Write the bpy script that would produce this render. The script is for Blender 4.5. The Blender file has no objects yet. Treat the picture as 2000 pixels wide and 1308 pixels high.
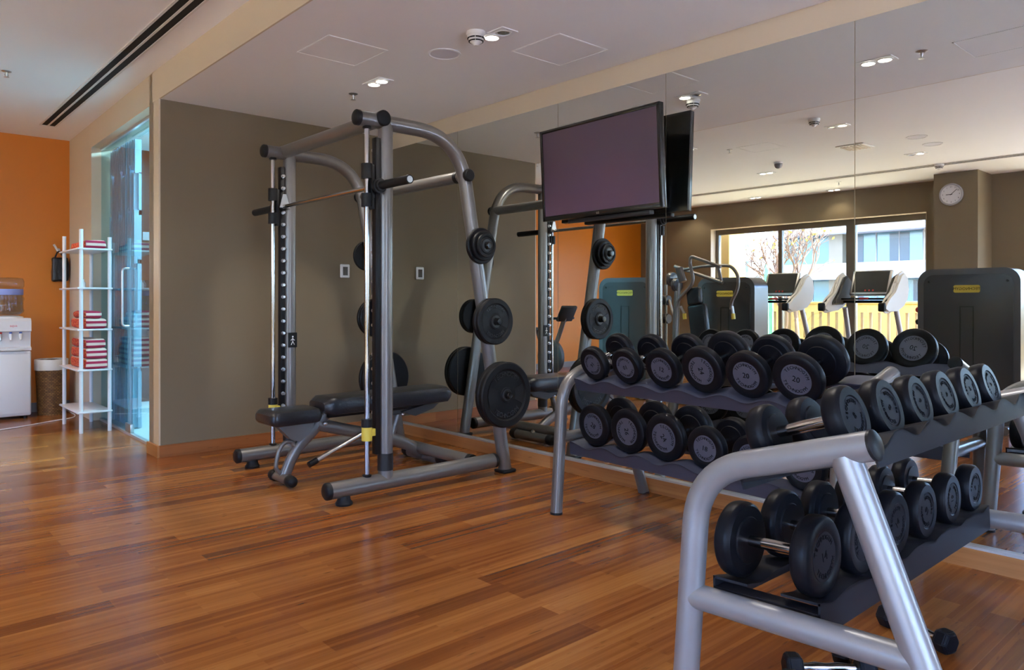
import bpy, bmesh, math, random
from mathutils import Vector, Matrix, noise
random.seed(7)
PI = math.pi
sc = bpy.context.scene
COL = sc.collection

# ------------------------------------------------------------------ camera, sky, sun, exposure
cam = bpy.data.objects.new('camera', bpy.data.cameras.new('camera'))
COL.objects.link(cam); sc.camera = cam
cam.location = (0, 0, 1.2)
cam.rotation_euler = (PI / 2, 0, -math.atan2(.6677, .7444))
cam.data.sensor_width = 36
cam.data.lens = 1449 / 2000 * 36
cam.data.shift_y = -65 / 2000
cam.data.clip_start = .05

world = bpy.data.worlds.new('sky'); sc.world = world; world.use_nodes = True
wn = world.node_tree.nodes; wl = world.node_tree.links
sky = wn.new('ShaderNodeTexSky'); sky.sky_type = 'NISHITA'; sky.sun_disc = False
sky.sun_elevation = math.radians(48); sky.sun_rotation = math.radians(100)
sky.air_density = 1.0; sky.dust_density = 2.0
cool = wn.new('ShaderNodeMix'); cool.data_type = 'RGBA'; cool.blend_type = 'MULTIPLY'; cool.inputs[0].default_value = 1
cool.inputs[7].default_value = (.78, .86, 1.22, 1)
wl.new(sky.outputs[0], cool.inputs[6]); wl.new(cool.outputs[2], wn['Background'].inputs[0])
wn['Background'].inputs[1].default_value = 1.7

sun = bpy.data.objects.new('sun', bpy.data.lights.new('sun', 'SUN')); COL.objects.link(sun)
sun.data.energy = 36.0; sun.data.angle = math.radians(.6); sun.data.color = (1, .97, .93)
sun.rotation_euler = Vector((-.20, -.52, .9)).to_track_quat('Z', 'Y').to_euler()

vs = sc.view_settings
sc.display_settings.display_device = 'sRGB'
vs.view_transform = 'Standard'; vs.look = 'None'; vs.gamma = 1; vs.use_curve_mapping = False
vs.exposure = 0.82
sc.cycles.use_denoising = True
sc.cycles.max_bounces = 10; sc.cycles.diffuse_bounces = 5; sc.cycles.glossy_bounces = 6
sc.cycles.transmission_bounces = 8; sc.cycles.transparent_max_bounces = 12
sc.cycles.caustics_reflective = True; sc.cycles.caustics_refractive = False
sc.cycles.sample_clamp_indirect = 30

DOWN_W = 16.0       # watts of one lit lamp of a twin downlight

# ------------------------------------------------------------------ materials
def nt(name):
    m = bpy.data.materials.new(name); m.use_nodes = True
    return m, m.node_tree.nodes, m.node_tree.links, m.node_tree.nodes['Principled BSDF']

def mat(name, col, rough=.5, metal=0., coat=0., var=.0, scale=8., bump=0., bscale=60., spec=.5, emit=None, estr=0.):
    m, n, l, b = nt(name)
    b.inputs['Base Color'].default_value = (*col, 1)
    b.inputs['Roughness'].default_value = rough
    b.inputs['Metallic'].default_value = metal
    b.inputs['Coat Weight'].default_value = coat
    b.inputs['Coat Roughness'].default_value = .12
    b.inputs['Specular IOR Level'].default_value = spec
    tc = n.new('ShaderNodeTexCoord')
    if var > 0:
        t = n.new('ShaderNodeTexNoise'); t.inputs['Scale'].default_value = scale; t.inputs['Detail'].default_value = 4
        l.new(tc.outputs['Object'], t.inputs['Vector'])
        r = n.new('ShaderNodeMix'); r.data_type = 'RGBA'
        r.inputs[6].default_value = tuple(max(0, c * (1 - var)) for c in col) + (1,)
        r.inputs[7].default_value = tuple(min(1, c * (1 + var)) for c in col) + (1,)
        l.new(t.outputs[0], r.inputs[0]); l.new(r.outputs[2], b.inputs['Base Color'])
    if bump > 0:
        t = n.new('ShaderNodeTexNoise'); t.inputs['Scale'].default_value = bscale; t.inputs['Detail'].default_value = 3
        l.new(tc.outputs['Object'], t.inputs['Vector'])
        k = n.new('ShaderNodeBump'); k.inputs['Strength'].default_value = bump; k.inputs['Distance'].default_value = .01
        l.new(t.outputs[0], k.inputs['Height']); l.new(k.outputs[0], b.inputs['Normal'])
    if emit:
        b.inputs['Emission Color'].default_value = (*emit, 1); b.inputs['Emission Strength'].default_value = estr
    return m

def glass_mat(name, tint, ior=1.5, rough=0., alpha=None):
    """thin pane: lets light straight through with a tint and mirrors at grazing angles"""
    m = bpy.data.materials.new(name); m.use_nodes = True
    n = m.node_tree.nodes; l = m.node_tree.links; n.clear()
    o = n.new('ShaderNodeOutputMaterial'); t = n.new('ShaderNodeBsdfTransparent'); g = n.new('ShaderNodeBsdfGlossy')
    f = n.new('ShaderNodeFresnel'); x = n.new('ShaderNodeMixShader')
    # the same mirror share on entering and on leaving the pane
    ge = n.new('ShaderNodeNewGeometry'); mr = n.new('ShaderNodeMapRange')
    mr.inputs[3].default_value = ior; mr.inputs[4].default_value = 1 / ior
    l.new(ge.outputs['Backfacing'], mr.inputs[0]); l.new(mr.outputs[0], f.inputs['IOR'])
    t.inputs['Color'].default_value = (*tint, 1); g.inputs['Roughness'].default_value = rough
    l.new(f.outputs[0], x.inputs[0]); l.new(t.outputs[0], x.inputs[1]); l.new(g.outputs[0], x.inputs[2])
    l.new(x.outputs[0], o.inputs[0])
    return m

M = {}
M['taupe'] = mat('taupe_paint', (.205, .160, .098), .7, var=.04, scale=2, bump=.05, bscale=200)
M['cream'] = mat('cream_paint', (.66, .555, .41), .7, var=.03, scale=2)
M['orange'] = mat('orange_paint', (.66, .20, .008), .45, var=.05, scale=1.5)
M['ceiling'] = mat('ceiling_white', (.87, .86, .85), .8, var=.015, scale=1.5)
M['white'] = mat('white_plastic', (.80, .80, .80), .35)
M['offwhite'] = mat('offwhite_plastic', (.72, .70, .66), .4)
M['panelline'] = mat('panel_edge', (.9, .9, .88), .6)
M['silver'] = mat('silver_paint', (.175, .165, .155), .34, metal=.45, coat=.25, var=.04, scale=30)
M['rackpaint'] = mat('pale_silver_paint', (.29, .285, .285), .36, metal=.4, coat=.25, var=.04, scale=30)
M['chrome'] = mat('chrome', (.44, .43, .42), .12, metal=1)
M['steel'] = mat('brushed_steel', (.55, .55, .55), .3, metal=1)
M['black'] = mat('black_rubber', (.012, .012, .013), .5, bump=.04, bscale=150)
M['blackgloss'] = mat('black_gloss', (.006, .006, .007), .22, coat=.3)
M['cap'] = mat('black_cap', (.012, .012, .013), .42, spec=.22)
M['plate'] = mat('weight_rubber', (.005, .005, .006), .5, spec=.25, var=.2, scale=12)
M['platelet'] = mat('weight_lettering', (.026, .026, .028), .30)
M['head'] = mat('urethane_head', (.006, .006, .008), .40, spec=.14, var=.15, scale=20)
M['face'] = mat('grey_face_plate', (.088, .094, .128), .38, metal=.25, var=.06, scale=40)
M['facedark'] = mat('dark_face_plate', (.012, .012, .016), .5, spec=.16, var=.06, scale=40)
M['letter'] = mat('dark_lettering', (.002, .002, .003), .6, spec=.1)
M['tray'] = mat('tray_metal', (.055, .060, .090), .38, metal=.3)
M['traydark'] = mat('dark_tray_metal', (.018, .018, .022), .5, spec=.2)
M['vinyl'] = mat('black_vinyl', (.012, .013, .017), .34, bump=.15, bscale=90, coat=.1)
M['yellow'] = mat('yellow_plastic', (.70, .56, .08), .4)
M['tvblack'] = mat('tv_bezel', (.006, .006, .006), .25, coat=.3)
M['screen'] = mat('tv_glass', (.080, .046, .085), .30, spec=1.0)
M['bamboo'] = None
M['alu'] = mat('aluminium', (.62, .62, .62), .35, metal=.7)
M['towerframe'] = mat('machine_shell', (.10, .10, .105), .32, metal=.4, coat=.3)
M['towerpanel'] = mat('machine_panel', (.050, .050, .050), .16, coat=.1)
M['whiteenamel'] = mat('white_enamel', (.74, .74, .76), .28)
M['stone'] = mat('balcony_tile', (.68, .70, .84), .7, var=.1, scale=5)
M['yellowwall'] = mat('yellow_render', (.36, .23, .06), .8, var=.05, scale=3)
M['whiterender'] = mat('white_render', (.20, .195, .19), .8)
M['blueglass'] = mat('tower_glass', (.05, .13, .16), .2, metal=.1, coat=.5)
M['navy'] = mat('dark_tower_glass', (.012, .03, .05), .2)
M['bark'] = mat('pale_bark', (.16, .095, .06), .8, var=.15, scale=20)
M['leafyellow'] = mat('yellow_leaf', (.40, .32, .03), .6)
M['cactus'] = mat('cactus_green', (.10, .36, .18), .6, var=.2, scale=15)
M['frame'] = mat('window_frame_bronze', (.15, .13, .10), .4, metal=.3)
M['browndoor'] = mat('dark_brown_wood', (.060, .014, .006), .4, var=.25, scale=6)
M['slot'] = mat('slot_black', (.004, .004, .004), .8)
M['lamp'] = mat('lamp_disc', (.9, .9, .9), .4, emit=(1, .95, .86), estr=9)
M['lampoff'] = mat('lamp_reflector', (.6, .65, .7), .15, metal=.9)
M['bluelamp'] = mat('tube_light', (.9, .9, .9), .4, emit=(.42, .80, 1), estr=6)
M['tile'] = mat('pale_tile', (.62, .72, .74), .3, var=.04, scale=4)
M['pale'] = mat('pale_wall', (.35, .36, .38), .7)
M['plasticblue'] = glass_mat('bottle_plastic', (.80, .87, .97), 1.45, .1)
M['clockface'] = mat('clock_face', (.72, .70, .74), .5)
M['darkgrey'] = mat('dark_grey', (.05, .05, .05), .5)
M['cable'] = mat('white_cable', (.8, .8, .8), .5)
M['consolescreen'] = mat('console_screen', (.018, .022, .020), .15, coat=.5)
M['red'] = mat('red_key', (.6, .03, .02), .4)
M['green'] = mat('green_key', (.03, .5, .15), .4)
M['liner'] = mat('bin_liner', (.78, .76, .70), .4, bump=.3, bscale=25)
M['glassroom'] = glass_mat('tinted_glass', (.72, .92, .98), 1.5)
M['windowglass'] = glass_mat('clear_glass', (.93, .97, .96), 1.45)
M['mirror'] = None

m, n, l, b = nt('mirror_silvering')
b.inputs['Base Color'].default_value = (.80, .83, .79, 1); b.inputs['Metallic'].default_value = 1; b.inputs['Roughness'].default_value = .0
M['mirror'] = m

def wood(name, base, dark, light, pw, pl, gloss, along='X', zmap=False):
    """strip bamboo: planks with end joints, fine strips, knots"""
    m, n, l, b = nt(name)
    tc = n.new('ShaderNodeTexCoord'); mp = n.new('ShaderNodeMapping')
    l.new(tc.outputs['Object'], mp.inputs['Vector'])
    if zmap: mp.inputs['Rotation'].default_value = (PI / 2, 0, 0) if along == 'X' else (0, PI / 2, PI / 2)
    if along == 'Y' and not zmap: mp.inputs['Rotation'].default_value = (0, 0, PI / 2)
    br = n.new('ShaderNodeTexBrick'); br.offset = .37; br.offset_frequency = 2; br.squash = 1
    br.inputs['Color1'].default_value = (0, 0, 0, 1); br.inputs['Color2'].default_value = (1, 1, 1, 1)
    br.inputs['Mortar'].default_value = (.5, .5, .5, 1)
    br.inputs['Scale'].default_value = 1; br.inputs['Mortar Size'].default_value = .0012
    br.inputs['Brick Width'].default_value = pl; br.inputs['Row Height'].default_value = pw
    l.new(mp.outputs[0], br.inputs['Vector'])
    # shift each row a little so that the joints do not line up
    # strip tone: long thin cells
    br2 = n.new('ShaderNodeTexBrick'); br2.offset = .43; br2.offset_frequency = 3
    br2.inputs['Color1'].default_value = (0, 0, 0, 1); br2.inputs['Color2'].default_value = (1, 1, 1, 1)
    br2.inputs['Mortar'].default_value = (.5, .5, .5, 1); br2.inputs['Mortar Size'].default_value = 0
    br2.inputs['Scale'].default_value = 1; br2.inputs['Brick Width'].default_value = pl * .83; br2.inputs['Row Height'].default_value = pw / 5
    l.new(mp.outputs[0], br2.inputs['Vector'])
    st = n.new('ShaderNodeMapping'); st.inputs['Scale'].default_value = (1.3, 34, 1)
    l.new(mp.outputs[0], st.inputs['Vector'])
    ns = n.new('ShaderNodeTexNoise'); ns.inputs['Scale'].default_value = 1.6; ns.inputs['Detail'].default_value = 5
    l.new(st.outputs[0], ns.inputs['Vector'])
    kn = n.new('ShaderNodeMapping'); kn.inputs['Scale'].default_value = (9, 50, 1)
    l.new(mp.outputs[0], kn.inputs['Vector'])
    kv = n.new('ShaderNodeTexNoise'); kv.inputs['Scale'].default_value = 1.1; kv.inputs['Detail'].default_value = 1
    l.new(kn.outputs[0], kv.inputs['Vector'])
    kr = n.new('ShaderNodeMapRange'); kr.inputs[1].default_value = .68; kr.inputs[2].default_value = .80
    l.new(kv.outputs[0], kr.inputs[0])
    a = n.new('ShaderNodeMath'); a.operation = 'MULTIPLY_ADD'; a.inputs[1].default_value = .48
    l.new(br.outputs['Color'], a.inputs[0])
    a2 = n.new('ShaderNodeMath'); a2.operation = 'MULTIPLY_ADD'; a2.inputs[1].default_value = .22
    l.new(br2.outputs['Color'], a2.inputs[0])
    a3 = n.new('ShaderNodeMath'); a3.operation = 'MULTIPLY'; a3.inputs[1].default_value = .42
    l.new(ns.outputs[0], a3.inputs[0]); l.new(a3.outputs[0], a2.inputs[2]); l.new(a2.outputs[0], a.inputs[2])
    cr = n.new('ShaderNodeValToRGB')
    e = cr.color_ramp.elements
    e[0].position = .15; e[0].color = (*dark, 1); e[1].position = .95; e[1].color = (*light, 1)
    x = cr.color_ramp.elements.new(.52); x.color = (*base, 1)
    l.new(a.outputs[0], cr.inputs[0])
    mk = n.new('ShaderNodeMix'); mk.data_type = 'RGBA'; mk.inputs[7].default_value = tuple(c * .55 for c in dark) + (1,)
    sk = n.new('ShaderNodeMath'); sk.operation = 'MULTIPLY'; sk.inputs[1].default_value = .6
    l.new(kr.outputs[0], sk.inputs[0]); l.new(sk.outputs[0], mk.inputs[0]); l.new(cr.outputs[0], mk.inputs[6])
    l.new(mk.outputs[2], b.inputs['Base Color'])
    b.inputs['Roughness'].default_value = gloss
    rr = n.new('ShaderNodeMapRange'); rr.inputs[3].default_value = gloss * .95; rr.inputs[4].default_value = gloss * 1.12
    l.new(ns.outputs[0], rr.inputs[0]); l.new(rr.outputs[0], b.inputs['Roughness'])
    bp = n.new('ShaderNodeBump'); bp.inputs['Strength'].default_value = .35; bp.inputs['Distance'].default_value = .002
    inv = n.new('ShaderNodeMath'); inv.operation = 'SUBTRACT'; inv.inputs[0].default_value = 1
    l.new(br.outputs['Fac'], inv.inputs[1]); l.new(inv.outputs[0], bp.inputs['Height'])
    bn = n.new('ShaderNodeTexNoise'); bn.inputs['Scale'].default_value = 1.2
    l.new(bp.outputs[0], b.inputs['Normal'])
    b.inputs['Specular IOR Level'].default_value = .5
    return m
M['floor'] = wood('bamboo_floor', (.245, .075, .015), (.10, .027, .006), (.41, .17, .040), .1, 1.25, .21)
M['bamboo_y'] = wood('bamboo_board_y', (.40, .17, .055), (.28, .10, .03), (.50, .24, .09), .1, 1.6, .35, 'Y', True)
M['bamboo_x'] = wood('bamboo_board_x', (.36, .13, .04), (.26, .09, .025), (.46, .20, .07), .1, 1.6, .35, 'X', True)

def towel_mat():
    m, n, l, b = nt('striped_towel')
    tc = n.new('ShaderNodeTexCoord'); sx = n.new('ShaderNodeSeparateXYZ'); l.new(tc.outputs['Object'], sx.inputs[0])
    f = n.new('ShaderNodeMath'); f.operation = 'MULTIPLY'; f.inputs[1].default_value = 1 / .048
    l.new(sx.outputs[2], f.inputs[0])
    fr = n.new('ShaderNodeMath'); fr.operation = 'FRACT'; l.new(f.outputs[0], fr.inputs[0])
    c = n.new('ShaderNodeValToRGB'); c.color_ramp.interpolation = 'CONSTANT'
    e = c.color_ramp.elements; e[0].position = 0; e[0].color = (.42, .02, .07, 1); e[1].position = .48; e[1].color = (.80, .60, .50, 1)
    l.new(fr.outputs[0], c.inputs[0])
    v = n.new('ShaderNodeTexVoronoi'); v.inputs['Scale'].default_value = 55; l.new(tc.outputs['Object'], v.inputs['Vector'])
    c2 = n.new('ShaderNodeValToRGB'); e = c2.color_ramp.elements
    e[0].position = .25; e[0].color = (.80, .25, .06, 1); e[1].position = .5; e[1].color = (.50, .04, .03, 1)
    l.new(v.outputs['Distance'], c2.inputs[0])
    sn = n.new('ShaderNodeSeparateXYZ'); l.new(tc.outputs['Normal'], sn.inputs[0])
    ab = n.new('ShaderNodeMath'); ab.operation = 'LESS_THAN'; ab.inputs[1].default_value = -.6; l.new(sn.outputs[0], ab.inputs[0])
    mx = n.new('ShaderNodeMix'); mx.data_type = 'RGBA'
    l.new(ab.outputs[0], mx.inputs[0]); l.new(c.outputs[0], mx.inputs[6]); l.new(c2.outputs[0], mx.inputs[7])
    l.new(mx.outputs[2], b.inputs['Base Color']); b.inputs['Roughness'].default_value = .95
    t = n.new('ShaderNodeTexNoise'); t.inputs['Scale'].default_value = 180; l.new(tc.outputs['Object'], t.inputs['Vector'])
    k = n.new('ShaderNodeBump'); k.inputs['Strength'].default_value = .4; k.inputs['Distance'].default_value = .01
    l.new(t.outputs[0], k.inputs['Height']); l.new(k.outputs[0], b.inputs['Normal'])
    return m
M['towel'] = towel_mat()

def wicker_mat():
    m, n, l, b = nt('wicker')
    tc = n.new('ShaderNodeTexCoord')
    br = n.new('ShaderNodeTexBrick'); br.inputs['Scale'].default_value = 1
    br.inputs['Brick Width'].default_value = .035; br.inputs['Row Height'].default_value = .016; br.inputs['Mortar Size'].default_value = .002
    br.inputs['Color1'].default_value = (.34, .17, .05, 1); br.inputs['Color2'].default_value = (.18, .08, .025, 1); br.inputs['Mortar'].default_value = (.03, .015, .006, 1)
    l.new(tc.outputs['UV'], br.inputs['Vector']); l.new(br.outputs['Color'], b.inputs['Base Color'])
    k = n.new('ShaderNodeBump'); k.inputs['Strength'].default_value = .8; k.inputs['Distance'].default_value = .01; k.invert = True
    l.new(br.outputs['Fac'], k.inputs['Height']); l.new(k.outputs[0], b.inputs['Normal'])
    b.inputs['Roughness'].default_value = .6
    return m
M['wicker'] = wicker_mat()

# ------------------------------------------------------------------ mesh helpers
def obj(name, bm, m, parent=None, smooth=True, loc=None, rot=None):
    if isinstance(bm, bmesh.types.BMesh):
        me = bpy.data.meshes.new(name)
        bmesh.ops.recalc_face_normals(bm, faces=bm.faces[:])
        if smooth:
            for f in bm.faces: f.smooth = True
            for e in bm.edges:
                if len(e.link_faces) == 2 and e.calc_face_angle(0) > math.radians(38): e.smooth = False
        bm.to_mesh(me); bm.free()
        if m is not None: me.materials.append(m)
    else:
        me = bm
    o = bpy.data.objects.new(name, me); COL.objects.link(o)
    if parent is not None: o.parent = parent
    if loc is not None: o.location = loc
    if rot is not None: o.rotation_euler = rot
    return o

def thing(name, label, cat, loc=(0, 0, 0), rotz=0, group=None):
    o = bpy.data.objects.new(name, None); COL.objects.link(o)
    o.location = loc; o.rotation_euler = (0, 0, rotz); o.empty_display_size = .1
    o['label'] = label; o['category'] = cat
    if group: o['group'] = group
    return o

def tag(o, label, cat, group=None, kind=None):
    o['label'] = label; o['category'] = cat
    if group: o['group'] = group
    if kind: o['kind'] = kind
    return o

def struct(name, bm, m, smooth=False, parent=None, label=None):
    o = obj(name, bm, m, parent, smooth)
    if parent is None:
        o['kind'] = 'structure'
        if label: o['label'] = label
    return o

def B(): return bmesh.new()

def box(bm, a, b, bev=0., seg=2):
    a = Vector(a); b = Vector(b)
    v = [bm.verts.new((x, y, z)) for x in (a.x, b.x) for y in (a.y, b.y) for z in (a.z, b.z)]
    F = [(0, 1, 3, 2), (4, 6, 7, 5), (0, 4, 5, 1), (2, 3, 7, 6), (0, 2, 6, 4), (1, 5, 7, 3)]
    fs = [bm.faces.new([v[i] for i in f]) for f in F]
    if bev > 0:
        es = list({e for f in fs for e in f.edges})
        bmesh.ops.bevel(bm, geom=es, offset=bev, segments=seg, profile=.5, affect='EDGES')
    return bm

def bx(a, b, bev=0., seg=2): return box(B(), a, b, bev, seg)

def fillet(pts, r, seg=8):
    pts = [Vector(p) for p in pts]; out = [pts[0]]
    for i in range(1, len(pts) - 1):
        p, q, s = pts[i - 1], pts[i], pts[i + 1]
        rr = r[i - 1] if isinstance(r, (list, tuple)) else r
        d1 = (p - q); d2 = (s - q); t = min(rr, d1.length * .49, d2.length * .49)
        d1.normalize(); d2.normalize(); A = q + d1 * t; C = q + d2 * t
        for k in range(seg + 1):
            u = k / seg; out.append(A * (1 - u) ** 2 + q * 2 * u * (1 - u) + C * u * u)
    out.append(pts[-1])
    return out

def tube(bm, pts, r, seg=20, caps=True, r2=None, flat=1.0):
    pts = [Vector(p) for p in pts]
    q = [pts[0]]
    for p in pts[1:]:
        if (p - q[-1]).length > 1e-6: q.append(p)
    pts = q
    T = []
    for i in range(len(pts)):
        a = pts[max(i - 1, 0)]; c = pts[min(i + 1, len(pts) - 1)]
        T.append((c - a).normalized())
    up = Vector((0, 0, 1)) if abs(T[0].z) < .9 else Vector((1, 0, 0))
    N = (up - T[0] * up.dot(T[0])).normalized()
    rings = []
    for i, p in enumerate(pts):
        N = (N - T[i] * N.dot(T[i])).normalized(); Bn = T[i].cross(N)
        ri = r if not isinstance(r, (list, tuple)) else r[i]
        rings.append([bm.verts.new(p + N * math.cos(2 * PI * k / seg) * ri * flat + Bn * math.sin(2 * PI * k / seg) * ri) for k in range(seg)])
    for a, c in zip(rings, rings[1:]):
        for k in range(seg): bm.faces.new((a[k], a[(k + 1) % seg], c[(k + 1) % seg], c[k]))
    if caps:
        bm.faces.new(rings[0][::-1]); bm.faces.new(rings[-1])
    return bm

def tb(pts, r, seg=20, **k): return tube(B(), pts, r, seg, **k)

def lathe(bm, prof, origin=(0, 0, 0), axis=(0, 0, 1), seg=40, uv=False):
    """prof = [(radius, along)], closed to the axis when radius is 0"""
    ax = Vector(axis).normalized(); o = Vector(origin)
    up = Vector((0, 0, 1)) if abs(ax.z) < .9 else Vector((1, 0, 0))
    N = (up - ax * up.dot(ax)).normalized(); Bn = ax.cross(N)
    rings = []
    for (r, h) in prof:
        if r < 1e-6: rings.append([bm.verts.new(o + ax * h)])
        else: rings.append([bm.verts.new(o + ax * h + (N * math.cos(2 * PI * k / seg) + Bn * math.sin(2 * PI * k / seg)) * r) for k in range(seg)])
    L = bm.loops.layers.uv.verify() if uv else None
    for i, (a, c) in enumerate(zip(rings, rings[1:])):
        for k in range(seg):
            k2 = (k + 1) % seg
            if len(a) == 1 and len(c) == 1: continue
            if len(a) == 1: f = bm.faces.new((a[0], c[k2], c[k]))
            elif len(c) == 1: f = bm.faces.new((a[k], a[k2], c[0]))
            else:
                f = bm.faces.new((a[k], a[k2], c[k2], c[k]))
                if uv:
                    R = .15
                    for lp, (kk, h) in zip(f.loops, ((k, prof[i][1]), (k + 1, prof[i][1]), (k + 1, prof[i + 1][1]), (k, prof[i + 1][1]))):
                        lp[L].uv = (kk / seg * 2 * PI * R, h)
    return bm

def lt(prof, origin=(0, 0, 0), axis=(0, 0, 1), seg=40, **k): return lathe(B(), prof, origin, axis, seg, **k)

def prism(bm, poly, a, b, plane='XY'):
    """extrude a closed 2D outline between a and b along the third axis"""
    def P(u, v, w):
        return {'XY': (u, v, w), 'XZ': (u, w, v), 'YZ': (w, u, v)}[plane]
    lo = [bm.verts.new(P(u, v, a)) for u, v in poly]; hi = [bm.verts.new(P(u, v, b)) for u, v in poly]
    n = len(poly)
    bm.faces.new(lo[::-1]); bm.faces.new(hi)
    for i in range(n): bm.faces.new((lo[i], lo[(i + 1) % n], hi[(i + 1) % n], hi[i]))
    return bm

def rrect(x0, y0, x1, y1, r, seg=8):
    out = []
    for cx, cy, a0 in ((x1 - r, y1 - r, 0), (x0 + r, y1 - r, 90), (x0 + r, y0 + r, 180), (x1 - r, y0 + r, 270)):
        for k in range(seg + 1):
            a = math.radians(a0 + 90 * k / seg); out.append((cx + r * math.cos(a), cy + r * math.sin(a)))
    return out

def xform(bm, mtx, start=0):
    bm.verts.ensure_lookup_table()
    bmesh.ops.transform(bm, matrix=mtx, verts=bm.verts[start:]); return bm

_txt = {}
def text_bm(s, size, depth=.001):
    key = (s, round(size, 4))
    if key not in _txt:
        cu = bpy.data.curves.new('lettering', 'FONT'); cu.body = s; cu.size = size; cu.extrude = depth
        cu.align_x = 'CENTER'; cu.align_y = 'CENTER'; cu.resolution_u = 2
        o = bpy.data.objects.new('lettering', cu); COL.objects.link(o)
        dg = bpy.context.evaluated_depsgraph_get()
        me = bpy.data.meshes.new_from_object(o.evaluated_get(dg))
        bpy.data.objects.remove(o); bpy.data.curves.remove(cu)
        _txt[key] = me
    return _txt[key]

def add_text(bm, s, size, mtx, depth=.001):
    n0 = len(bm.verts)
    bm.from_mesh(text_bm(s, size, depth)); bm.verts.ensure_lookup_table()
    bmesh.ops.transform(bm, matrix=mtx, verts=bm.verts[n0:])
    return bm

def arc_text(bm, s, size, R, mid, base, step=None, inward=False, depth=.001):
    """letters along a circle of radius R in the local xy plane, base = 4x4 placing that plane"""
    step = step or size * .78 / R
    for i, ch in enumerate(s):
        a = mid - (i - (len(s) - 1) / 2) * step if not inward else mid + (i - (len(s) - 1) / 2) * step
        rot = a - PI / 2 if not inward else a + PI / 2
        add_text(bm, ch, size, base @ Matrix.Translation((R * math.cos(a), R * math.sin(a), 0)) @ Matrix.Rotation(rot, 4, 'Z'), depth)
    return bm

def dup(root, loc=None, rot=None, label=None, group=None):
    r = root.copy(); COL.objects.link(r)
    if loc is not None: r.location = loc
    if rot is not None: r.rotation_euler = rot
    if label: r['label'] = label
    if group: r['group'] = group
    for ch in list(root.children):
        c = ch.copy(); COL.objects.link(c); c.parent = r
        for g in list(ch.children):
            d = g.copy(); COL.objects.link(d); d.parent = c
    return r

# projection helpers, used only to turn measurements of the photo into metres
FX, FY, RX, RY = .6677, .7444, .7446, -.6678
XM = 3.80            # mirror plane
def on_x(px, py, X):
    u = (px - 1000) / 1449; Y = X * (RX - u * FX) / (u * FY - RY); f = FX * X + FY * Y
    return Vector((X, Y, 1.2 + (589 - py) * f / 1449))
def refl(px, py, Xv):
    """real position of something seen in the mirror at virtual depth plane Xv"""
    p = on_x(px, py, Xv); return Vector((2 * XM - p.x, p.y, p.z))

# ------------------------------------------------------------------ the room
LOW, HIGH = 2.764, 3.0
YB, YN = 6.07, -3.6            # taupe wall behind the smith machine, wall behind the camera
XW = -4.45                     # window wall
YO = 9.5                       # orange wall
XP, XP2 = 1.79, 1.86           # partition face with the glazed door

struct('floor', bx((XW - .3, YN - .2, -.1), (XM + .03, YO + .02, 0)), M['floor'])
struct('ceiling', bx((XW - .3, YN - .2, HIGH), (XM + .2, YO + .2, HIGH + .15)), M['ceiling'])
struct('ceiling_soffit', bx((XP + .012, YN, LOW), (XM + .0, YB + .2, HIGH)), M['ceiling'])
struct('trim_1', bx((XP, YN, LOW), (XP + .012, YB + .16, HIGH)), M['cream'], label='cream face of the dropped ceiling')
struct('wall_right', bx((XM + .008, YN - .2, 0), (XM + .2, YB + .2, HIGH)), M['cream'])
struct('wall_back', bx((XP + .012, YB, 0), (XM + .008, YB + .14, LOW)), M['taupe'])
struct('wall_far', bx((XW - .3, YO, 0), (XP2 + .1, YO + .15, HIGH)), M['orange'])
bm = B()
box(bm, (XW - .3, YN - .2, 0), (-1.2, YN, HIGH)); box(bm, (1.97, YN - .2, 0), (XM + .2, YN, HIGH)); box(bm, (-1.2, YN - .2, 2.55), (1.97, YN, HIGH))
struct('wall_near', bm, M['cream'])
# partition with the glazed opening: slightly out of square
bm = B()
def part_poly(y0, y1, z0, z1, th=.20):
    x = lambda y: XP + (XP2 - XP) * (y - YB) / (YO - YB)
    v = []
    for z in (z0, z1):
        for (yy, dx) in ((y0, 0), (y1, 0), (y1, th), (y0, th)): v.append(bm.verts.new((x(yy) + dx, yy, z)))
    for f in ((3, 2, 1, 0), (4, 5, 6, 7), (0, 1, 5, 4), (1, 2, 6, 5), (2, 3, 7, 6), (3, 0, 4, 7)): bm.faces.new([v[i] for i in f])
OY0, OY1, OZ = 6.33, 8.40, 2.755
part_poly(YB, OY0, 0, HIGH, .012); part_poly(YB + .14, OY0, 0, HIGH, .2)
part_poly(OY1, YO, 0, HIGH); part_poly(OY0, OY1, OZ, HIGH)
struct('wall_partition', bm, M['cream'])

# baseboards
struct('baseboard_right', bx((3.77, YN, 0), (XM + .008, YB, .088)), M['bamboo_y'])
struct('trim_2', bx((3.772, YN, .088), (XM + .008, YB, .099)), M['alu'], label='aluminium channel under the mirror')
struct('baseboard_back', bx((XP + .0, YB - .018, 0), (3.77, YB, .092)), M['bamboo_x'])
struct('baseboard_column', bx((XP - .016, YB - .018, 0), (XP, OY0 - .005, .092)), M['bamboo_y'])
struct('baseboard_far', bx((XW, YO - .015, 0), (XP2 - .0, YO, .1)), mat('grey_baseboard', (.20, .18, .17), .5))

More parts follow.
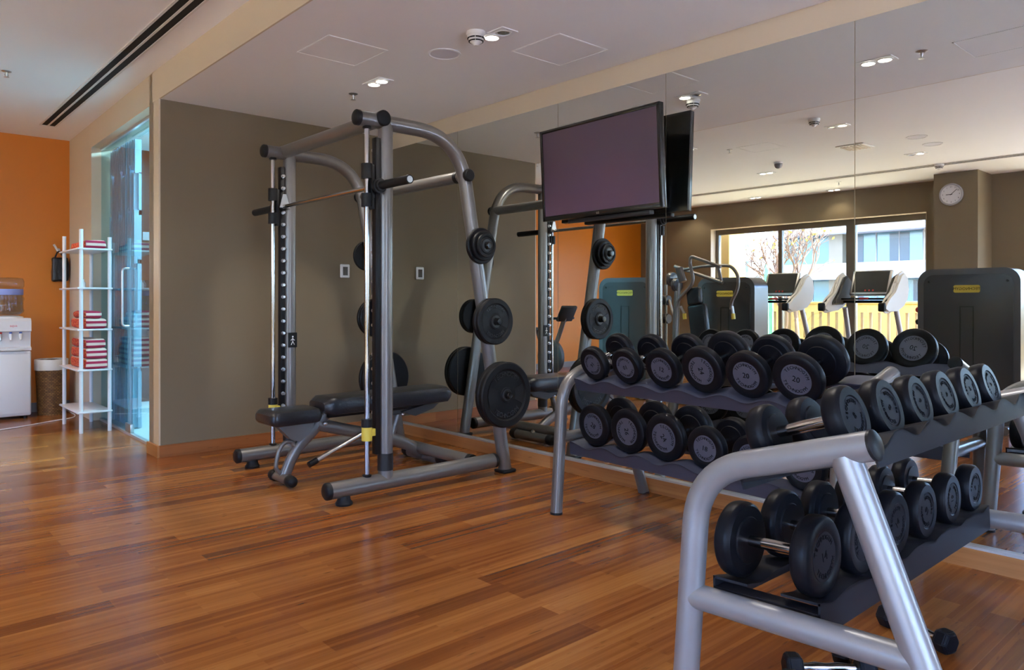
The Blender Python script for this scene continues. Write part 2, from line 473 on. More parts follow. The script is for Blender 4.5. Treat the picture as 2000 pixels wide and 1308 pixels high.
# window wall with one wide opening seen in the mirror and one further along the same wall
W1 = (4.13, 7.86, 0.0, 2.55); W2 = (-3.4, 2.7, 0.0, 2.7)
bm = B()
for y0, y1, z0, z1 in ((YN - .2, W2[0], 0, HIGH), (W2[1], W1[0], 0, HIGH), (W1[1], YO + .15, 0, HIGH), (W1[0], W1[1], W1[3], HIGH), (W2[0], W2[1], W2[3], HIGH)):
    box(bm, (XW - .25, y0, z0), (XW, y1, z1))
struct('wall_left', bm, M['taupe'])
bm = B()
for y0, y1, z1 in ((W1[0], W1[1], W1[3]), (W2[0], W2[1], W2[3])):   # pale reveals
    box(bm, (XW - .25, y0, z1 - .006), (XW + .002, y1, z1)); box(bm, (XW - .25, y0, 0), (XW + .002, y0 + .006, z1)); box(bm, (XW - .25, y1 - .006, 0), (XW + .002, y1, z1))
struct('trim_3', bm, M['cream'], label='cream window reveals')
struct('wall_column', bx((XW, 3.28, 0), (-3.85, 3.83, HIGH)), M['taupe'])

def window(name, W, mull):
    y0, y1, z0, z1 = W
    xf = XW - .2
    bm = B()
    box(bm, (xf - .04, y0, z1 - .1), (xf + .04, y1, z1 - .006)); box(bm, (xf - .04, y0, 0), (xf + .04, y1, .07))
    box(bm, (xf - .04, y0 + .006, .07), (xf + .04, y0 + .07, z1 - .1)); box(bm, (xf - .04, y1 - .07, .07), (xf + .04, y1 - .006, z1 - .1))
    for (c, w) in mull: box(bm, (xf - .04, c - w / 2, .07), (xf + .04, c + w / 2, z1 - .1))
    fr = struct(name, bm, M['frame'], label='bronze framed full height window')
    ys = [y0 + .07] + [v for c, w in mull for v in (c - w / 2, c + w / 2)] + [y1 - .07]
    for i in range(0, len(ys), 2): obj('pane', bx((xf - .004, ys[i], .07), (xf + .004, ys[i + 1], z1 - .1)), M['windowglass'], fr, False)
window('window_1', W1, [(on_x(1526, 500, 12.25).y, .07), (on_x(1664, 500, 12.25).y, .15)])
window('window_2', W2, [(-1.3, .07), (.4, .14)])

bm = B()
for x0, x1 in ((-1.2, -1.13), (.33, .40), (1.9, 1.97)): box(bm, (x0, YN - .16, 0), (x1, YN - .08, 2.55))
box(bm, (-1.2, YN - .16, 2.48), (1.97, YN - .08, 2.55)); box(bm, (-1.2, YN - .16, 0), (1.97, YN - .08, .06))
fr = struct('added_window', bm, M['frame'], label='added bronze framed glazing behind the camera, unseen, brightens the ceiling')  # rear glazing added to let in light for the low ceiling
for x0, x1 in ((-1.13, .33), (.40, 1.9)): obj('pane', bx((x0, YN - .124, .06), (x1, YN - .116, 2.48)), M['windowglass'], fr, False)

# glazed room beyond the partition
struct('floor_treatment_room', bx((XM + .03, YB + .2, -.1), (5.2, YO + .2, -.001)), M['tile'])
struct('floor_tile', bx((XP + .14, YB + .2, 0), (5.0, YO, .012)), M['tile'], label='pale tiled floor behind the glass')
struct('wall_treatment_far', bx((XP2 + .2, YO, 0), (5.2, YO + .15, HIGH)), M['browndoor'])
struct('wall_treatment_side', bx((5.0, YB + .1, 0), (5.2, YO, HIGH)), M['pale'])
struct('wall_treatment_near', bx((XP + .2, YB + .14, 0), (5.0, YB + .2, HIGH)), M['pale'])
struct('ceiling_treatment', bx((XM + .2, YB + .1, HIGH), (5.2, YO + .2, HIGH + .15)), M['ceiling'])
for i, (x, y) in enumerate(((2.6, 6.95), (2.6, 8.1), (4.1, 7.4))):
    t = thing('ceiling_light', ['bluish strip light on the ceiling behind the glass door, nearest the taupe wall', 'bluish strip light on the ceiling behind the glass door, nearest the orange wall', 'bluish strip light on the ceiling deep in the room behind the glass door'][i], 'ceiling light', (x, y, HIGH), group='strip lights behind the glass')
    obj('housing', bx((-.09, -.55, -.05), (.09, .55, 0), .01), M['white'], t)
    obj('diffuser', bx((-.07, -.53, -.058), (.07, .53, -.051)), M['bluelamp'], t, False)
    li = bpy.data.lights.new('strip_light', 'AREA'); li.shape = 'RECTANGLE'; li.size = .14; li.size_y = 1.06; li.energy = 52; li.color = (.60, .86, 1.0)
    lo = bpy.data.objects.new('strip_light', li); COL.objects.link(lo); lo.parent = t; lo.location = (0, 0, -.065)
# sign on the far wall of that room
tag(obj('door_sign', bx((2.62, YO - .012, 1.93), (2.95, YO - .001, 2.03), .003), M['pale']), 'small pale sign plate on the dark wood wall behind the glass', 'sign')

# glazed door: fixed pane + door pane with pull handle, floor channel, bottom hinge block
SH = Matrix.Identity(4); SH[0][1] = (XP2 - XP) / (YO - YB); SH[0][3] = -YB * SH[0][1]
def sheared(bm): return xform(bm, SH)
d = struct('door_1', sheared(bx((1.862, OY0, .0), (1.902, OY1, .022))), M['alu'], label='frameless glass door and side panel')
obj('pane', sheared(bx((1.877, OY0 + .01, .022), (1.887, 7.42, OZ - .03))), M['glassroom'], d, False)
obj('pane', sheared(bx((1.877, 7.43, .022), (1.887, OY1 - .01, OZ - .03))), M['glassroom'], d, False)
obj('head_channel', sheared(bx((1.868, OY0, OZ - .02), (1.896, OY1, OZ))), M['alu'], d, False)
obj('hinge_block', sheared(bx((1.865, 7.22, .022), (1.899, 7.40, .10), .004)), M['steel'], d)
obj('door_handle', sheared(tb(fillet([(1.877, 7.30, .98), (1.82, 7.30, .98), (1.82, 7.30, 1.50), (1.877, 7.30, 1.50)], .03), .010)), M['steel'], d)
# ribbed screen standing behind the fixed pane
bm = B()
ny = 34; y0, y1 = 7.50, 8.38
bands = [0.02, .55, 1.05, 1.55, 2.05, 2.45, 2.72]
for bi in range(len(bands) - 1):
    za, zb = bands[bi], bands[bi + 1]
    for k in range(ny):
        ya = y0 + (y1 - y0) * k / ny; yb_ = y0 + (y1 - y0) * (k + 1) / ny
        dpt = .014 + .034 * ((k + bi) % 2) + .006 * math.sin(k * 2.1 + bi)
        jog = .05 * math.sin(k * .5 + bi)
        box(bm, (2.045 - dpt, ya, za + (jog if bi else 0)), (2.06, yb_, zb + (jog if bi < len(bands) - 2 else 0)))
tag(obj('ribbed_screen', bm, mat('blue_grey_screen', (.40, .62, .75), .3, coat=.3), None, False), 'tall blue-grey ribbed screen standing behind the fixed glass pane', 'screen')

# mirror panels
ys = [YB - .004, 4.916, 3.742, 2.80, 1.637, .47, -.70, -1.87, YN + .05]
names = ['mirror panel next to the taupe wall, behind the weight frame', 'mirror panel behind the plates of the weight frame', 'mirror panel whose upper half is behind the television',
         'wide mirror panel right of the television, above the dumbbells', 'mirror panel above the rack that stands out from the wall', 'mirror panel beyond the end of the photo', 'mirror panel behind the camera position', 'last mirror panel near the rear wall']
for i in range(len(ys) - 1):
    if ys[i] < .4: break
    tag(obj('mirror_panel', bx((XM, ys[i + 1] + .0018, .099), (XM + .007, ys[i] - .0018, 2.622)), M['mirror'], None, False), names[i], 'mirror', 'wall mirror panels')
tag(obj('mirror_panel', bx((XM, YN + .02, .099), (XM + .007, .4682, 2.622)), M['mirror'], None, False), names[6], 'mirror', 'wall mirror panels')

# ------------------------------------------------------------------ ceiling fittings
def spot(parent, loc, watts, colr=(1, .90, .77), size=118, tilt=None):
    li = bpy.data.lights.new('lamp_light', 'SPOT'); li.energy = watts; li.spot_size = math.radians(size); li.spot_blend = .55
    li.shadow_soft_size = .03; li.color = colr
    o = bpy.data.objects.new('lamp_light', li); COL.objects.link(o); o.parent = parent; o.location = loc
    if tilt: o.rotation_euler = tilt
    return o

def twin(loc, lit, label, along='Y', watts=None, colr=(1, .90, .77)):
    t = thing('twin_downlight', label, 'ceiling light', loc, 0 if along == 'Y' else PI / 2, 'recessed twin spotlights')
    bm = B()
    prism(bm, rrect(-.062, -.115, .062, .115, .006, 2), -.006, 0)
    obj('trim_frame', bm, M['white'], t, False)
    for k, s in enumerate((-1, 1)):
        c = (0, s * .052, -.007)
        obj('lamp_ring', lt([(.048, 0), (.048, -.003), (.041, -.005), (.040, 0)], c, seg=32), M['offwhite'], t)
        if lit[k]:
            obj('lamp', lt([(0, -.006), (.034, -.005), (.040, -.0005)], c, seg=32), M['lamp'], t)
            spot(t, (0, s * .052, -.03), watts or DOWN_W, colr)
        else:
            obj('lamp', lt([(0, -.0005), (.02, -.004), (.036, -.001)], c, seg=32), M['lampoff'], t)
    return t
NEU = (1, .93, .84); WARM = (1, .84, .64)
twin((2.833, 3.285, LOW), (False, True), 'twin downlight beside the slotted smoke detector, one lamp unlit', colr=NEU, watts=17)
twin((2.816, 4.57, LOW), (True, True), 'lit twin downlight above the weight frame, near the sprinkler', colr=NEU, watts=18)
twin((2.623, 2.005, LOW), (True, True), 'lit twin downlight above the dumbbell racks, seen in the widest mirror panel', colr=NEU, watts=17)
for i, (x, y, lit) in enumerate([(.05, 3.43, (1, 0)), (.20, 5.16, (1, 1)), (-2.08, 3.44, (1, 0)), (-1.97, 5.345, (1, 1)), (-4.09, 6.73, (1, 1)), (-4.23, 5.425, (1, 1)), (-4.12, 8.175, (1, 1))]):
    twin((x, y, HIGH), lit, ['half lit twin downlight under the high ceiling beside the second smoke detector', 'lit twin downlight reflected just right of the television', 'half lit twin downlight reflected near two round speakers',
                             'lit twin downlight reflected beside the small dome camera', 'lit twin downlight close above the middle of the window', 'lit twin downlight above the window beside the wall column side', 'lit twin downlight in the corner of window and orange wall'][i],
         colr=WARM, watts=(11, 11, 11, 11, 3, 3, 4)[i])
twin((-1.0, 0.4, HIGH), (1, 1), 'lit twin downlight behind the photographer', colr=WARM, watts=11)
twin((.6, 5.6, HIGH), (1, 1), 'lit twin downlight over the open floor, hidden behind the television in the mirror', colr=WARM, watts=16)
twin((.6, 7.8, HIGH), (1, 1), 'lit twin downlight over the floor in front of the water cooler', colr=WARM, watts=16)
twin((-1.0, 7.6, HIGH), (1, 1), 'lit twin downlight in front of the orange wall', colr=WARM, watts=14)

def smoke(loc, label):
    t = thing('smoke_detector', label, 'smoke detector', loc)
    obj('base', lt([(0, 0), (.056, 0), (.058, -.012), (.055, -.022), (0, -.022)], seg=36), M['offwhite'], t)
    obj('body', lt([(.052, -.022), (.050, -.034), (.046, -.036), (.046, -.042), (.044, -.043), (.042, -.050), (.037, -.052), (.037, -.058), (.034, -.060), (.020, -.068), (.012, -.078), (0, -.080)], seg=36), M['offwhite'], t)
    bm = B()
    for z, r in ((-.039, .0475), (-.055, .040)):
        for k in range(8):
            a0 = k * PI / 4 + .06; pts = [(r * math.cos(a0 + (PI / 4 - .12) * j / 5), r * math.sin(a0 + (PI / 4 - .12) * j / 5), z) for j in range(6)]
            tube(bm, pts, .0040, 6)
    obj('vent_slits', bm, M['slot'], t)
    return t
smoke((2.72, 3.345, LOW), 'slotted cream smoke detector beside the half lit downlight on the low ceiling')
smoke((.507, 3.452, HIGH), 'slotted smoke detector at the edge of the high ceiling, seen in mirror')
smoke((-3.03, 3.49, HIGH), 'smoke detector on the slot line above the wall clock')

def sprinkler(loc, label):
    t = thing('sprinkler', label, 'sprinkler', loc, group='ceiling sprinklers')
    obj('escutcheon', lt([(0, 0), (.034, 0), (.034, -.003), (.018, -.010), (.012, -.010), (0, -.010)], seg=28), M['steel'], t)
    bm = lt([(.008, -.008), (.008, -.022), (.005, -.026), (.004, -.045), (0, -.045)], seg=16)
    for s in (-1, 1): tube(bm, [(s * .007, 0, -.018), (s * .013, 0, -.030), (s * .004, 0, -.046)], .002, 6)
    obj('nozzle', bm, M['steel'], t)
    obj('deflector', lt([(0, -.045), (.019, -.045), (.019, -.047), (0, -.048)], seg=20), M['steel'], t)
sprinkler((2.838, 4.953, LOW), 'small sprinkler above the weight frame near the taupe wall')
sprinkler((2.60, 1.741, LOW), 'small sprinkler beside the twin downlight over the dumbbell racks')
sprinkler((-.18, 4.817, HIGH), 'sprinkler reflected right of the television near a ceiling hatch')
sprinkler((-3.50, 5.02, HIGH), 'sprinkler on the ceiling in front of the window')
sprinkler((.93, 6.95, HIGH), 'sprinkler on the high ceiling at the left edge of the photo')

def disc(loc, r, label):
    t = thing('ceiling_speaker', label, 'ceiling speaker', loc, group='round ceiling speakers')
    obj('rim', lt([(r, 0), (r, -.004), (r * .9, -.007), (r * .86, -.004), (r * .86, 0)], seg=48), M['white'], t)
    obj('speaker_mesh', lt([(0, -.006), (r * .6, -.005), (r * .86, -.003)], seg=48), mat('speaker_grille', (.70, .69, .74), .6), t)
disc((2.809, 3.77, LOW), .105, 'round ceiling speaker on the low ceiling between the two hatches')
disc((-1.10, 3.08, HIGH), .105, 'round ceiling speaker reflected in the mirror, the nearer of two')
disc((-1.63, 3.10, HIGH), .105, 'round ceiling speaker reflected in the mirror, the farther of two')
def hatch(x0, y0, x1, y1, z, label):
    bm = B()
    for a, c in (((x0, y0), (x1, y0 + .006)), ((x0, y1 - .006), (x1, y1)), ((x0, y0), (x0 + .006, y1)), ((x1 - .006, y0), (x1, y1))):
        box(bm, (a[0], a[1], z - .003), (c[0], c[1], z))
    t = tag(thing('access_hatch', label, 'ceiling hatch', ((x0 + x1) / 2, (y0 + y1) / 2, z)), label, 'ceiling hatch', 'ceiling access hatches')
    xform(bm, Matrix.Translation((-(x0 + x1) / 2, -(y0 + y1) / 2, -z)))
    obj('hatch_frame', bm, M['panelline'], t, False)
    w, h_ = (x1 - x0) / 2 - .01, (y1 - y0) / 2 - .01
    obj('hatch_panel', bx((-w, -h_, -.002), (w, h_, 0)), M['ceiling'], t, False)
hatch(2.10, 3.95, 2.51, 4.36, LOW, 'square ceiling hatch nearer the orange wall side')
hatch(3.09, 3.03, 3.52, 3.45, LOW, 'square ceiling hatch close to the mirror wall')
hatch(2.22, 1.15, 2.63, 1.56, LOW, 'square ceiling hatch seen only in the mirror above the clock')
hatch(-.55, 4.30, -.14, 4.71, HIGH, 'square hatch on the high ceiling seen right of the television')
t = thing('ceiling_vent', 'small square louvred vent on the high ceiling, cut by a mirror joint', 'vent', (-1.11, 3.75, HIGH))
obj('vent_frame', bx((-.16, -.16, -.012), (.16, .16, 0), .004), M['offwhite'], t)
bm = B()
for k in range(7): box(bm, (-.13, -.125 + k * .038, -.02), (.13, -.113 + k * .038, -.012))
obj('louvre', bm, M['cream'], t, False)
t = thing('dome_camera', 'small grey dome camera on the high ceiling', 'camera', (-1.365, 4.84, HIGH))
obj('base', lt([(0, 0), (.055, 0), (.055, -.02), (0, -.02)], seg=30), M['offwhite'], t)
obj('dome', lt([(.050, -.02), (.048, -.045), (.036, -.068), (.018, -.079), (0, -.082)], seg=30), mat('smoked_dome', (.22, .21, .22), .2), t)

def slot_diffuser(x, y0, y1, label):
    t = thing('slot_diffuser', label, 'air vent', (x, (y0 + y1) / 2, HIGH), group='long ceiling air slots')
    h_ = (y1 - y0) / 2
    bm = B()
    for a in (-.075, -.008, .059): box(bm, (a, -h_, -.008), (a + .016, h_, 0))
    for s in (-1, 1): box(bm, (-.075, s * h_ - .008, -.008), (.075, s * h_ + .008, 0))
    obj('slot_frame', bm, M['offwhite'], t, False)
    bm = B()
    box(bm, (-.059, -h_, -.003), (-.008, h_, -.001)); box(bm, (.008, -h_, -.003), (.059, h_, -.001))
    obj('slot_opening', bm, M['slot'], t, False)
slot_diffuser(1.53, -1.0, 8.80, 'long double black air slot along the cream ceiling edge')
slot_diffuser(-3.08, -1.0, 8.60, 'long dark air slot in the ceiling in front of the window wall')

# ------------------------------------------------------------------ television
tvL = Vector((3.69, 3.78)); tvR = Vector((3.655, 2.715))
c = (tvL + tvR) / 2; wv = (tvL - tvR); W_ = wv.length; ang = math.atan2(wv.y, wv.x) - PI / 2
H_ = .634
tv = thing('television', 'flat black television mounted in front of the mirror, screen dark', 'television', (c.x, c.y, 2.085), ang)
tv.rotation_euler = (0, math.radians(-3), ang)
bm = bx((-.012, -W_ / 2, -H_ / 2), (.022, W_ / 2, H_ / 2), .004)
obj('housing', bm, M['tvblack'], tv)
obj('screen', bx((-.0145, -W_ / 2 + .024, -H_ / 2 + .034), (-.0115, W_ / 2 - .024, H_ / 2 - .022)), M['screen'], tv, False)
bm = B()
for a, c_ in (((-W_ / 2, -H_ / 2), (W_ / 2, -H_ / 2 + .034)), ((-W_ / 2, H_ / 2 - .022), (W_ / 2, H_ / 2)), ((-W_ / 2, -H_ / 2), (-W_ / 2 + .024, H_ / 2)), ((W_ / 2 - .024, -H_ / 2), (W_ / 2, H_ / 2))):
    box(bm, (-.020, a[0], a[1]), (-.011, c_[0], c_[1]), .002)
obj('bezel', bm, M['tvblack'], tv)
obj('back_cover', bx((.022, -W_ / 2 + .12, -H_ / 2 + .02), (.052, W_ / 2 - .12, H_ / 2 - .14), .012), M['blackgloss'], tv)
bm = B(); add_text(bm, 'LG', .020, Matrix.Translation((-.0205, 0, -H_ / 2 + .016)) @ Matrix.Rotation(-PI / 2, 4, 'Z') @ Matrix.Rotation(PI / 2, 4, 'X'), .0005)
obj('logo', bm, M['steel'], tv, False)
bm = bx((.052, -.20, -.12), (.062, .20, .16), .003)
for y in (-.14, .14): box(bm, (.060, y - .02, -.12), (.078, y + .02, .2))
obj('wall_bracket', bm, M['black'], tv)
obj('lower_bar', bx((-.004, -.42, -H_ / 2 - .030), (.040, .30, -H_ / 2 - .004), .006), M['black'], tv)

# thermostat
t = thing('thermostat', 'small white thermostat with dark display on the taupe wall', 'thermostat', (3.387, YB, 1.48))
obj('body', bx((-.048, -.018, -.062), (.048, 0, .062), .010, 3), M['white'], t)
obj('display', bx((-.024, -.0195, -.040), (.024, -.0175, .038)), mat('display_dark', (.06, .05, .045), .2), t, False)

# clock on the column
t = thing('wall_clock', 'round white wall clock on the taupe column', 'clock', (-3.85, 3.60, 2.69))
obj('rim', lt([(.135, 0), (.15, .004), (.155, .02), (.150, .036), (.138, .040), (.130, .030)], axis=(1, 0, 0), seg=48), mat('clock_rim', (.42, .40, .42), .4), t)
obj('face', lt([(0, .024), (.134, .024), (.134, 0), (0, 0)], axis=(1, 0, 0), seg=48), M['clockface'], t)
bm = B()
CLK = Matrix(((0, 0, 1, 0), (1, 0, 0, 0), (0, 1, 0, 0), (0, 0, 0, 1)))   # local xy -> world yz, facing +X
for k in range(12):
    a = PI / 2 - k * PI / 6
    add_text(bm, str(k or 12), .028, Matrix.Translation((.026, 0, 0)) @ CLK @ Matrix.Translation((.105 * math.cos(a), .105 * math.sin(a), 0)), .0006)
obj('numeral', bm, M['darkgrey'], t, False)
def hand(L, w, a, z):
    bm = bx((-w / 2, -.015, z), (w / 2, L, z + .002)); xform(bm, CLK @ Matrix.Rotation(-a, 4, 'Z')); return bm
obj('hour_hand', hand(.065, .008, math.radians(90), .028), M['slot'], t, False)
obj('minute_hand', hand(.10, .006, math.radians(-48), .031), M['slot'], t, False)

# ------------------------------------------------------------------ smith machine (weight frame with guided bar)
NY, FY_ = 3.93, 5.26           # near and far side planes
sm = thing('smith_machine', 'tall grey tube weight frame with a guided barbell on two chrome rods', 'weight machine', (2.75, 4.6, 0))
SO = Vector((2.75, 4.6, 0))
def sm_obj(name, bm, m, smooth=True, parent=None):
    xform(bm, Matrix.Translation(-SO)); return obj(name, bm, m, parent or sm, smooth)
ZR = .095
for Y, out in ((NY, -1), (FY_, 1)):
    # floor rail
    r = sm_obj('base_rail', tb([(2.075, Y, ZR), (3.36, Y, ZR)], .050, 28), M['silver'])
    for x, s in ((2.075, -1), (3.36, 1)):
        sm_obj('end_cap', lt([(0, .012), (.040, .011), (.049, .004), (.051, 0), (.051, -.02)], (x, Y, ZR), (s, 0, 0), 28), M['cap'])
    sm_obj('rubber_foot', lt([(0, 0), (.050, 0), (.052, .012), (.040, .030), (.036, .055), (0, .055)], (2.19, Y, 0), seg=28), M['cap'])
    # upright
    X0 = 2.475
    sm_obj('upright', tb([(X0, Y, ZR), (X0, Y, 2.30)], .046, 28), M['silver'])
    sm_obj('collar', tb([(X0, Y, .165), (X0, Y, .27)], .0485, 28), M['black'])
    # top arch running back and down as the leaning rear post
    pts = fillet([(2.27, Y, 2.305), (3.05, Y, 2.30), (3.46, Y, .012)], .34, 14)
    sm_obj('arch_tube', tb(pts, .046, 28), M['silver'])
    sm_obj('end_cap', lt([(0, .010), (.038, .009), (.046, .003), (.0475, 0), (.0475, -.02)], (2.27, Y, 2.305), (-1, 0, 0), 28), M['cap'])
    sm_obj('rubber_foot', bx((3.40, Y - .055, 0), (3.52, Y + .055, .025), .01), M['cap'])
    # guide rod
    XR = 2.345
    sm_obj('guide_rod', tb([(XR, Y, ZR + .045), (XR, Y, 2.262)], .0155, 20), M['chrome'])
    sm_obj('rod_socket', lt([(.026, 0), (.028, .012), (.017, .016)], (XR, Y, ZR + .046), seg=20), M['cap'])
    sm_obj('rod_socket', lt([(.026, 0), (.028, -.012), (.017, -.016)], (XR, Y, 2.262), seg=20), M['cap'])
    # peg strip with latch pegs
    XS = 2.412
    st = sm_obj('peg_strip', bx((XS - .018, Y - .022, .27), (XS + .016, Y + .022, 2.20), .003), M['cap'])
    for k in range(21):
        z = 2.13 - k * .0895
        pg = lt([(.014, 0), (.013, .003), (.007, .004), (.007, .016), (.011, .017), (.011, .022), (0, .023)], (XS, Y - out * .022, z), (0, -out, 0), 14)
        sm_obj('peg', pg, M['steel'], parent=st)
    # carriage riding on the rod
    cr = B()
    for z0, z1 in ((1.945, 2.035), (1.775, 1.855)): tube(cr, [(XR, Y, z0), (XR, Y, z1)], .034, 24)
    box(cr, (XR + .018, Y - .024, 1.76), (XR + .042, Y + .024, 2.03), .004)
    sm_obj('carriage', cr, M['cap'])
    # safety stop near the bottom of the rod
    zz = .49
    sp = B(); tube(sp, [(XR, Y, zz - .048), (XR, Y, zz - .130)], .032, 24); box(sp, (XR, Y - .02, zz - .105), (XR + .050, Y + .02, zz - .060), .004)
    sm_obj('safety_stop', sp, M['yellow'])
    sp = B(); tube(sp, [(XR, Y, zz), (XR, Y, zz - .048)], .034, 24)
    sm_obj('stop_cap', sp, M['cap'])
# pull-up bar across the top, rear ties
XT = 2.435
sm_obj('top_bar', tb([(XT, NY - .052, 2.318), (XT, FY_ + .052, 2.318)], .0465, 28), M['silver'])
for y, s in ((NY - .052, -1), (FY_ + .052, 1)):
    sm_obj('end_cap', lt([(0, .010), (.038, .009), (.046, .003), (.048, 0), (.048, -.02)], (XT, y, 2.318), (0, s, 0), 28), M['cap'])
XB = 3.095
sm_obj('rear_tie', tb([(XB, NY - .055, 2.045), (XB, FY_ + .055, 2.045)], .040, 24), M['silver'])
for y, s in ((NY - .055, -1), (FY_ + .055, 1)):
    sm_obj('end_cap', lt([(0, .012), (.034, .010), (.042, .003), (.043, 0), (.043, -.02)], (XB, y, 2.045), (0, s, 0), 24), M['cap'])
sm_obj('collar', tb([(XB, NY + .050, 2.045), (XB, NY + .085, 2.045)], .0425, 24), M['cap'])
sm_obj('floor_tie', tb([(3.19, NY + .04, .11), (3.19, FY_ - .04, .11)], .042, 24), M['silver'])
for y in (NY + .05, FY_ - .05): sm_obj('collar', tb([(3.19, y - .02, .11), (3.19, y + .02, .11)], .044, 24), M['cap'])
# barbell
BX, BZ = 2.395, 1.90
sm_obj('barbell', tb([(BX, NY + .04, BZ), (BX, FY_ - .04, BZ)], .0145, 20), M['chrome'])
for y0, y1, s in ((NY - .05, 3.545, -1), (FY_ + .05, 5.70, 1)):
    sm_obj('sleeve', lt([(.046, 0), (.046, .02), (.036, .022), (.036, .04), (.026, .042), (.026, abs(y1 - y0)), (0, abs(y1 - y0))], (BX, y0, BZ), (0, s, 0), 24), M['cap'])
    sm_obj('sleeve_end', lt([(.019, .0), (.019, .002), (.010, .002), (.010, .001), (0, .001)], (BX, y1, BZ), (0, s, 0), 24), M['steel'])
    hk = B(); tube(hk, [(BX, y0 - s * .012, BZ), (BX, y0, BZ)], .042, 24); box(hk, (BX - .01, min(y0, y0 - s * .10), BZ - .02), (BX + .03, max(y0, y0 - s * .10), BZ + .02), .005)
    sm_obj('latch_hook', hk, M['cap'])
bm = B(); prism(bm, [(2.36, 1.89), (2.44, 1.89), (2.41, 1.99), (2.385, 1.99)], FY_ - .085, FY_ - .078, 'XZ')
sm_obj('hook_plate', bm, M['steel'], False)
# black label with a walking figure on the far upright
lb = sm_obj('label', bx((2.44, FY_ - .053, .86), (2.51, FY_ - .047, .97), .001), M['cap'], False)
bm = B(); lathe(bm, [(0, .001), (.006, .001), (.006, 0)], (2.475, FY_ - .0545, .94), (0, -1, 0), 12)
for a, c_ in (((2.475, .932), (2.475, .905)), ((2.475, .905), (2.463, .880)), ((2.475, .905), (2.488, .880)), ((2.475, .925), (2.460, .912)), ((2.475, .925), (2.490, .912))):
    tube(bm, [(a[0], FY_ - .0545, a[1]), (c_[0], FY_ - .0545, c_[1])], .0025, 6)
sm_obj('pictogram', bm, M['white'], parent=lb)
# storage horns on the leaning rear posts
def post_x(z): return 3.05 + .41 * (2.30 - z) / (2.30 - .012)
horns = [(1.575, 'top'), (1.066, 'middle'), (.563, 'bottom')]
for z, nm in horns:
    for Y, s in ((NY, -1), (FY_, 1)):
        x = post_x(z)
        sm_obj('storage_horn', lt([(.045, .046), (.045, .054), (.024, .056), (.024, .160), (.020, .167), (0, .168)], (x, Y, z), (0, s, 0), 24), M['blackgloss'])

def plate(R, th, loc, s, label, text=False):
    """ring-shaped weight plate, axis along y, s = side it faces"""
    prof = [(.0265, 0), (.0265, th), (.050, th), (.054, th * .80), (R * .40, th * .72), (R * .74, th * .72), (R * .79, th), (R * .96, th), (R, th * .8), (R, th * .2), (R * .96, 0), (.0265, 0)]
    t = thing('weight_plate', label, 'weight plate', loc, 0, 'weight plates on the storage horns')
    obj('disc', lt(prof, (0, 0, 0), (0, s, 0), 56), M['plate'], t)
    obj('hub_ring', lt([(.0262, th - .001), (.0262, th + .003), (.040, th + .003), (.042, th - .001)], (0, 0, 0), (0, s, 0), 32), M['steel'] if False else M['platelet'], t)
    if text:
        base = Matrix.Translation((0, s * th * .74, 0)) @ Matrix(((1, 0, 0, 0), (0, 0, -1, 0), (0, 1, 0, 0), (0, 0, 0, 1)))
        if s > 0: base = Matrix.Translation((0, s * th * .74, 0)) @ Matrix(((-1, 0, 0, 0), (0, 0, 1, 0), (0, 1, 0, 0), (0, 0, 0, 1)))
        bm = B()
        arc_text(bm, 'TECHNOGYM', R * .20, R * .63, PI / 2, base, .185, False, .0015)
        arc_text(bm, 'TECHNOGYM', R * .20, R * .63, -PI / 2, base, .185, True, .0015)
        obj('lettering', bm, M['platelet'], t, False)
        for a0, a1 in ((-.42, .42), (PI - .42, PI + .42)):
            bm = B()
            o1 = [(R * .36 * math.cos(a0 + (a1 - a0) * k / 8), R * .36 * math.sin(a0 + (a1 - a0) * k / 8)) for k in range(9)]
            o2 = [(R * .72 * math.cos(a0 + (a1 - a0) * k / 8), R * .72 * math.sin(a0 + (a1 - a0) * k / 8)) for k in range(9)]
            prism(bm, o1 + o2[::-1], -.0015, .0012); xform(bm, base)
            obj('grip_recess', bm, M['cap'], t, False)
    return t
def stack(z, Y, s, specs, where):
    off = .0575
    for k, (R, th, lab, tx) in enumerate(specs):
        plate(R, th, (post_x(z), Y + s * off, z), s, lab + where, tx); off += th + .0015
stack(1.575, NY, -1, [(.122, .028, 'larger small black weight plate on the top horn of the near post', False), (.100, .026, 'middle-sized small black plate, second on the top horn of the near post', False), (.080, .022, 'smallest black plate, outermost on the top horn of the near post', False)], '')
stack(1.066, NY, -1, [(.158, .032, 'inner medium black plate on the middle horn of the near post', True), (.158, .032, 'outer medium black plate on the middle horn of the near post', True)], '')
stack(.563, NY, -1, [(.225, .036, 'inner big black plate on the bottom horn of the near post', True), (.225, .040, 'big black plate with raised lettering, outermost on the bottom horn of the near post', True)], '')
stack(1.575, FY_, 1, [(.122, .028, 'small black plate on the top horn of the far post', False)], '')
stack(1.066, FY_, 1, [(.158, .032, 'inner medium black plate on the middle horn of the far post', True), (.158, .032, 'outer medium black plate on the middle horn of the far post', True)], '')
stack(.563, FY_, 1, [(.225, .038, 'inner big black plate on the bottom horn of the far post', True), (.225, .038, 'outer big black plate on the bottom horn of the far post, by the taupe wall', True)], '')

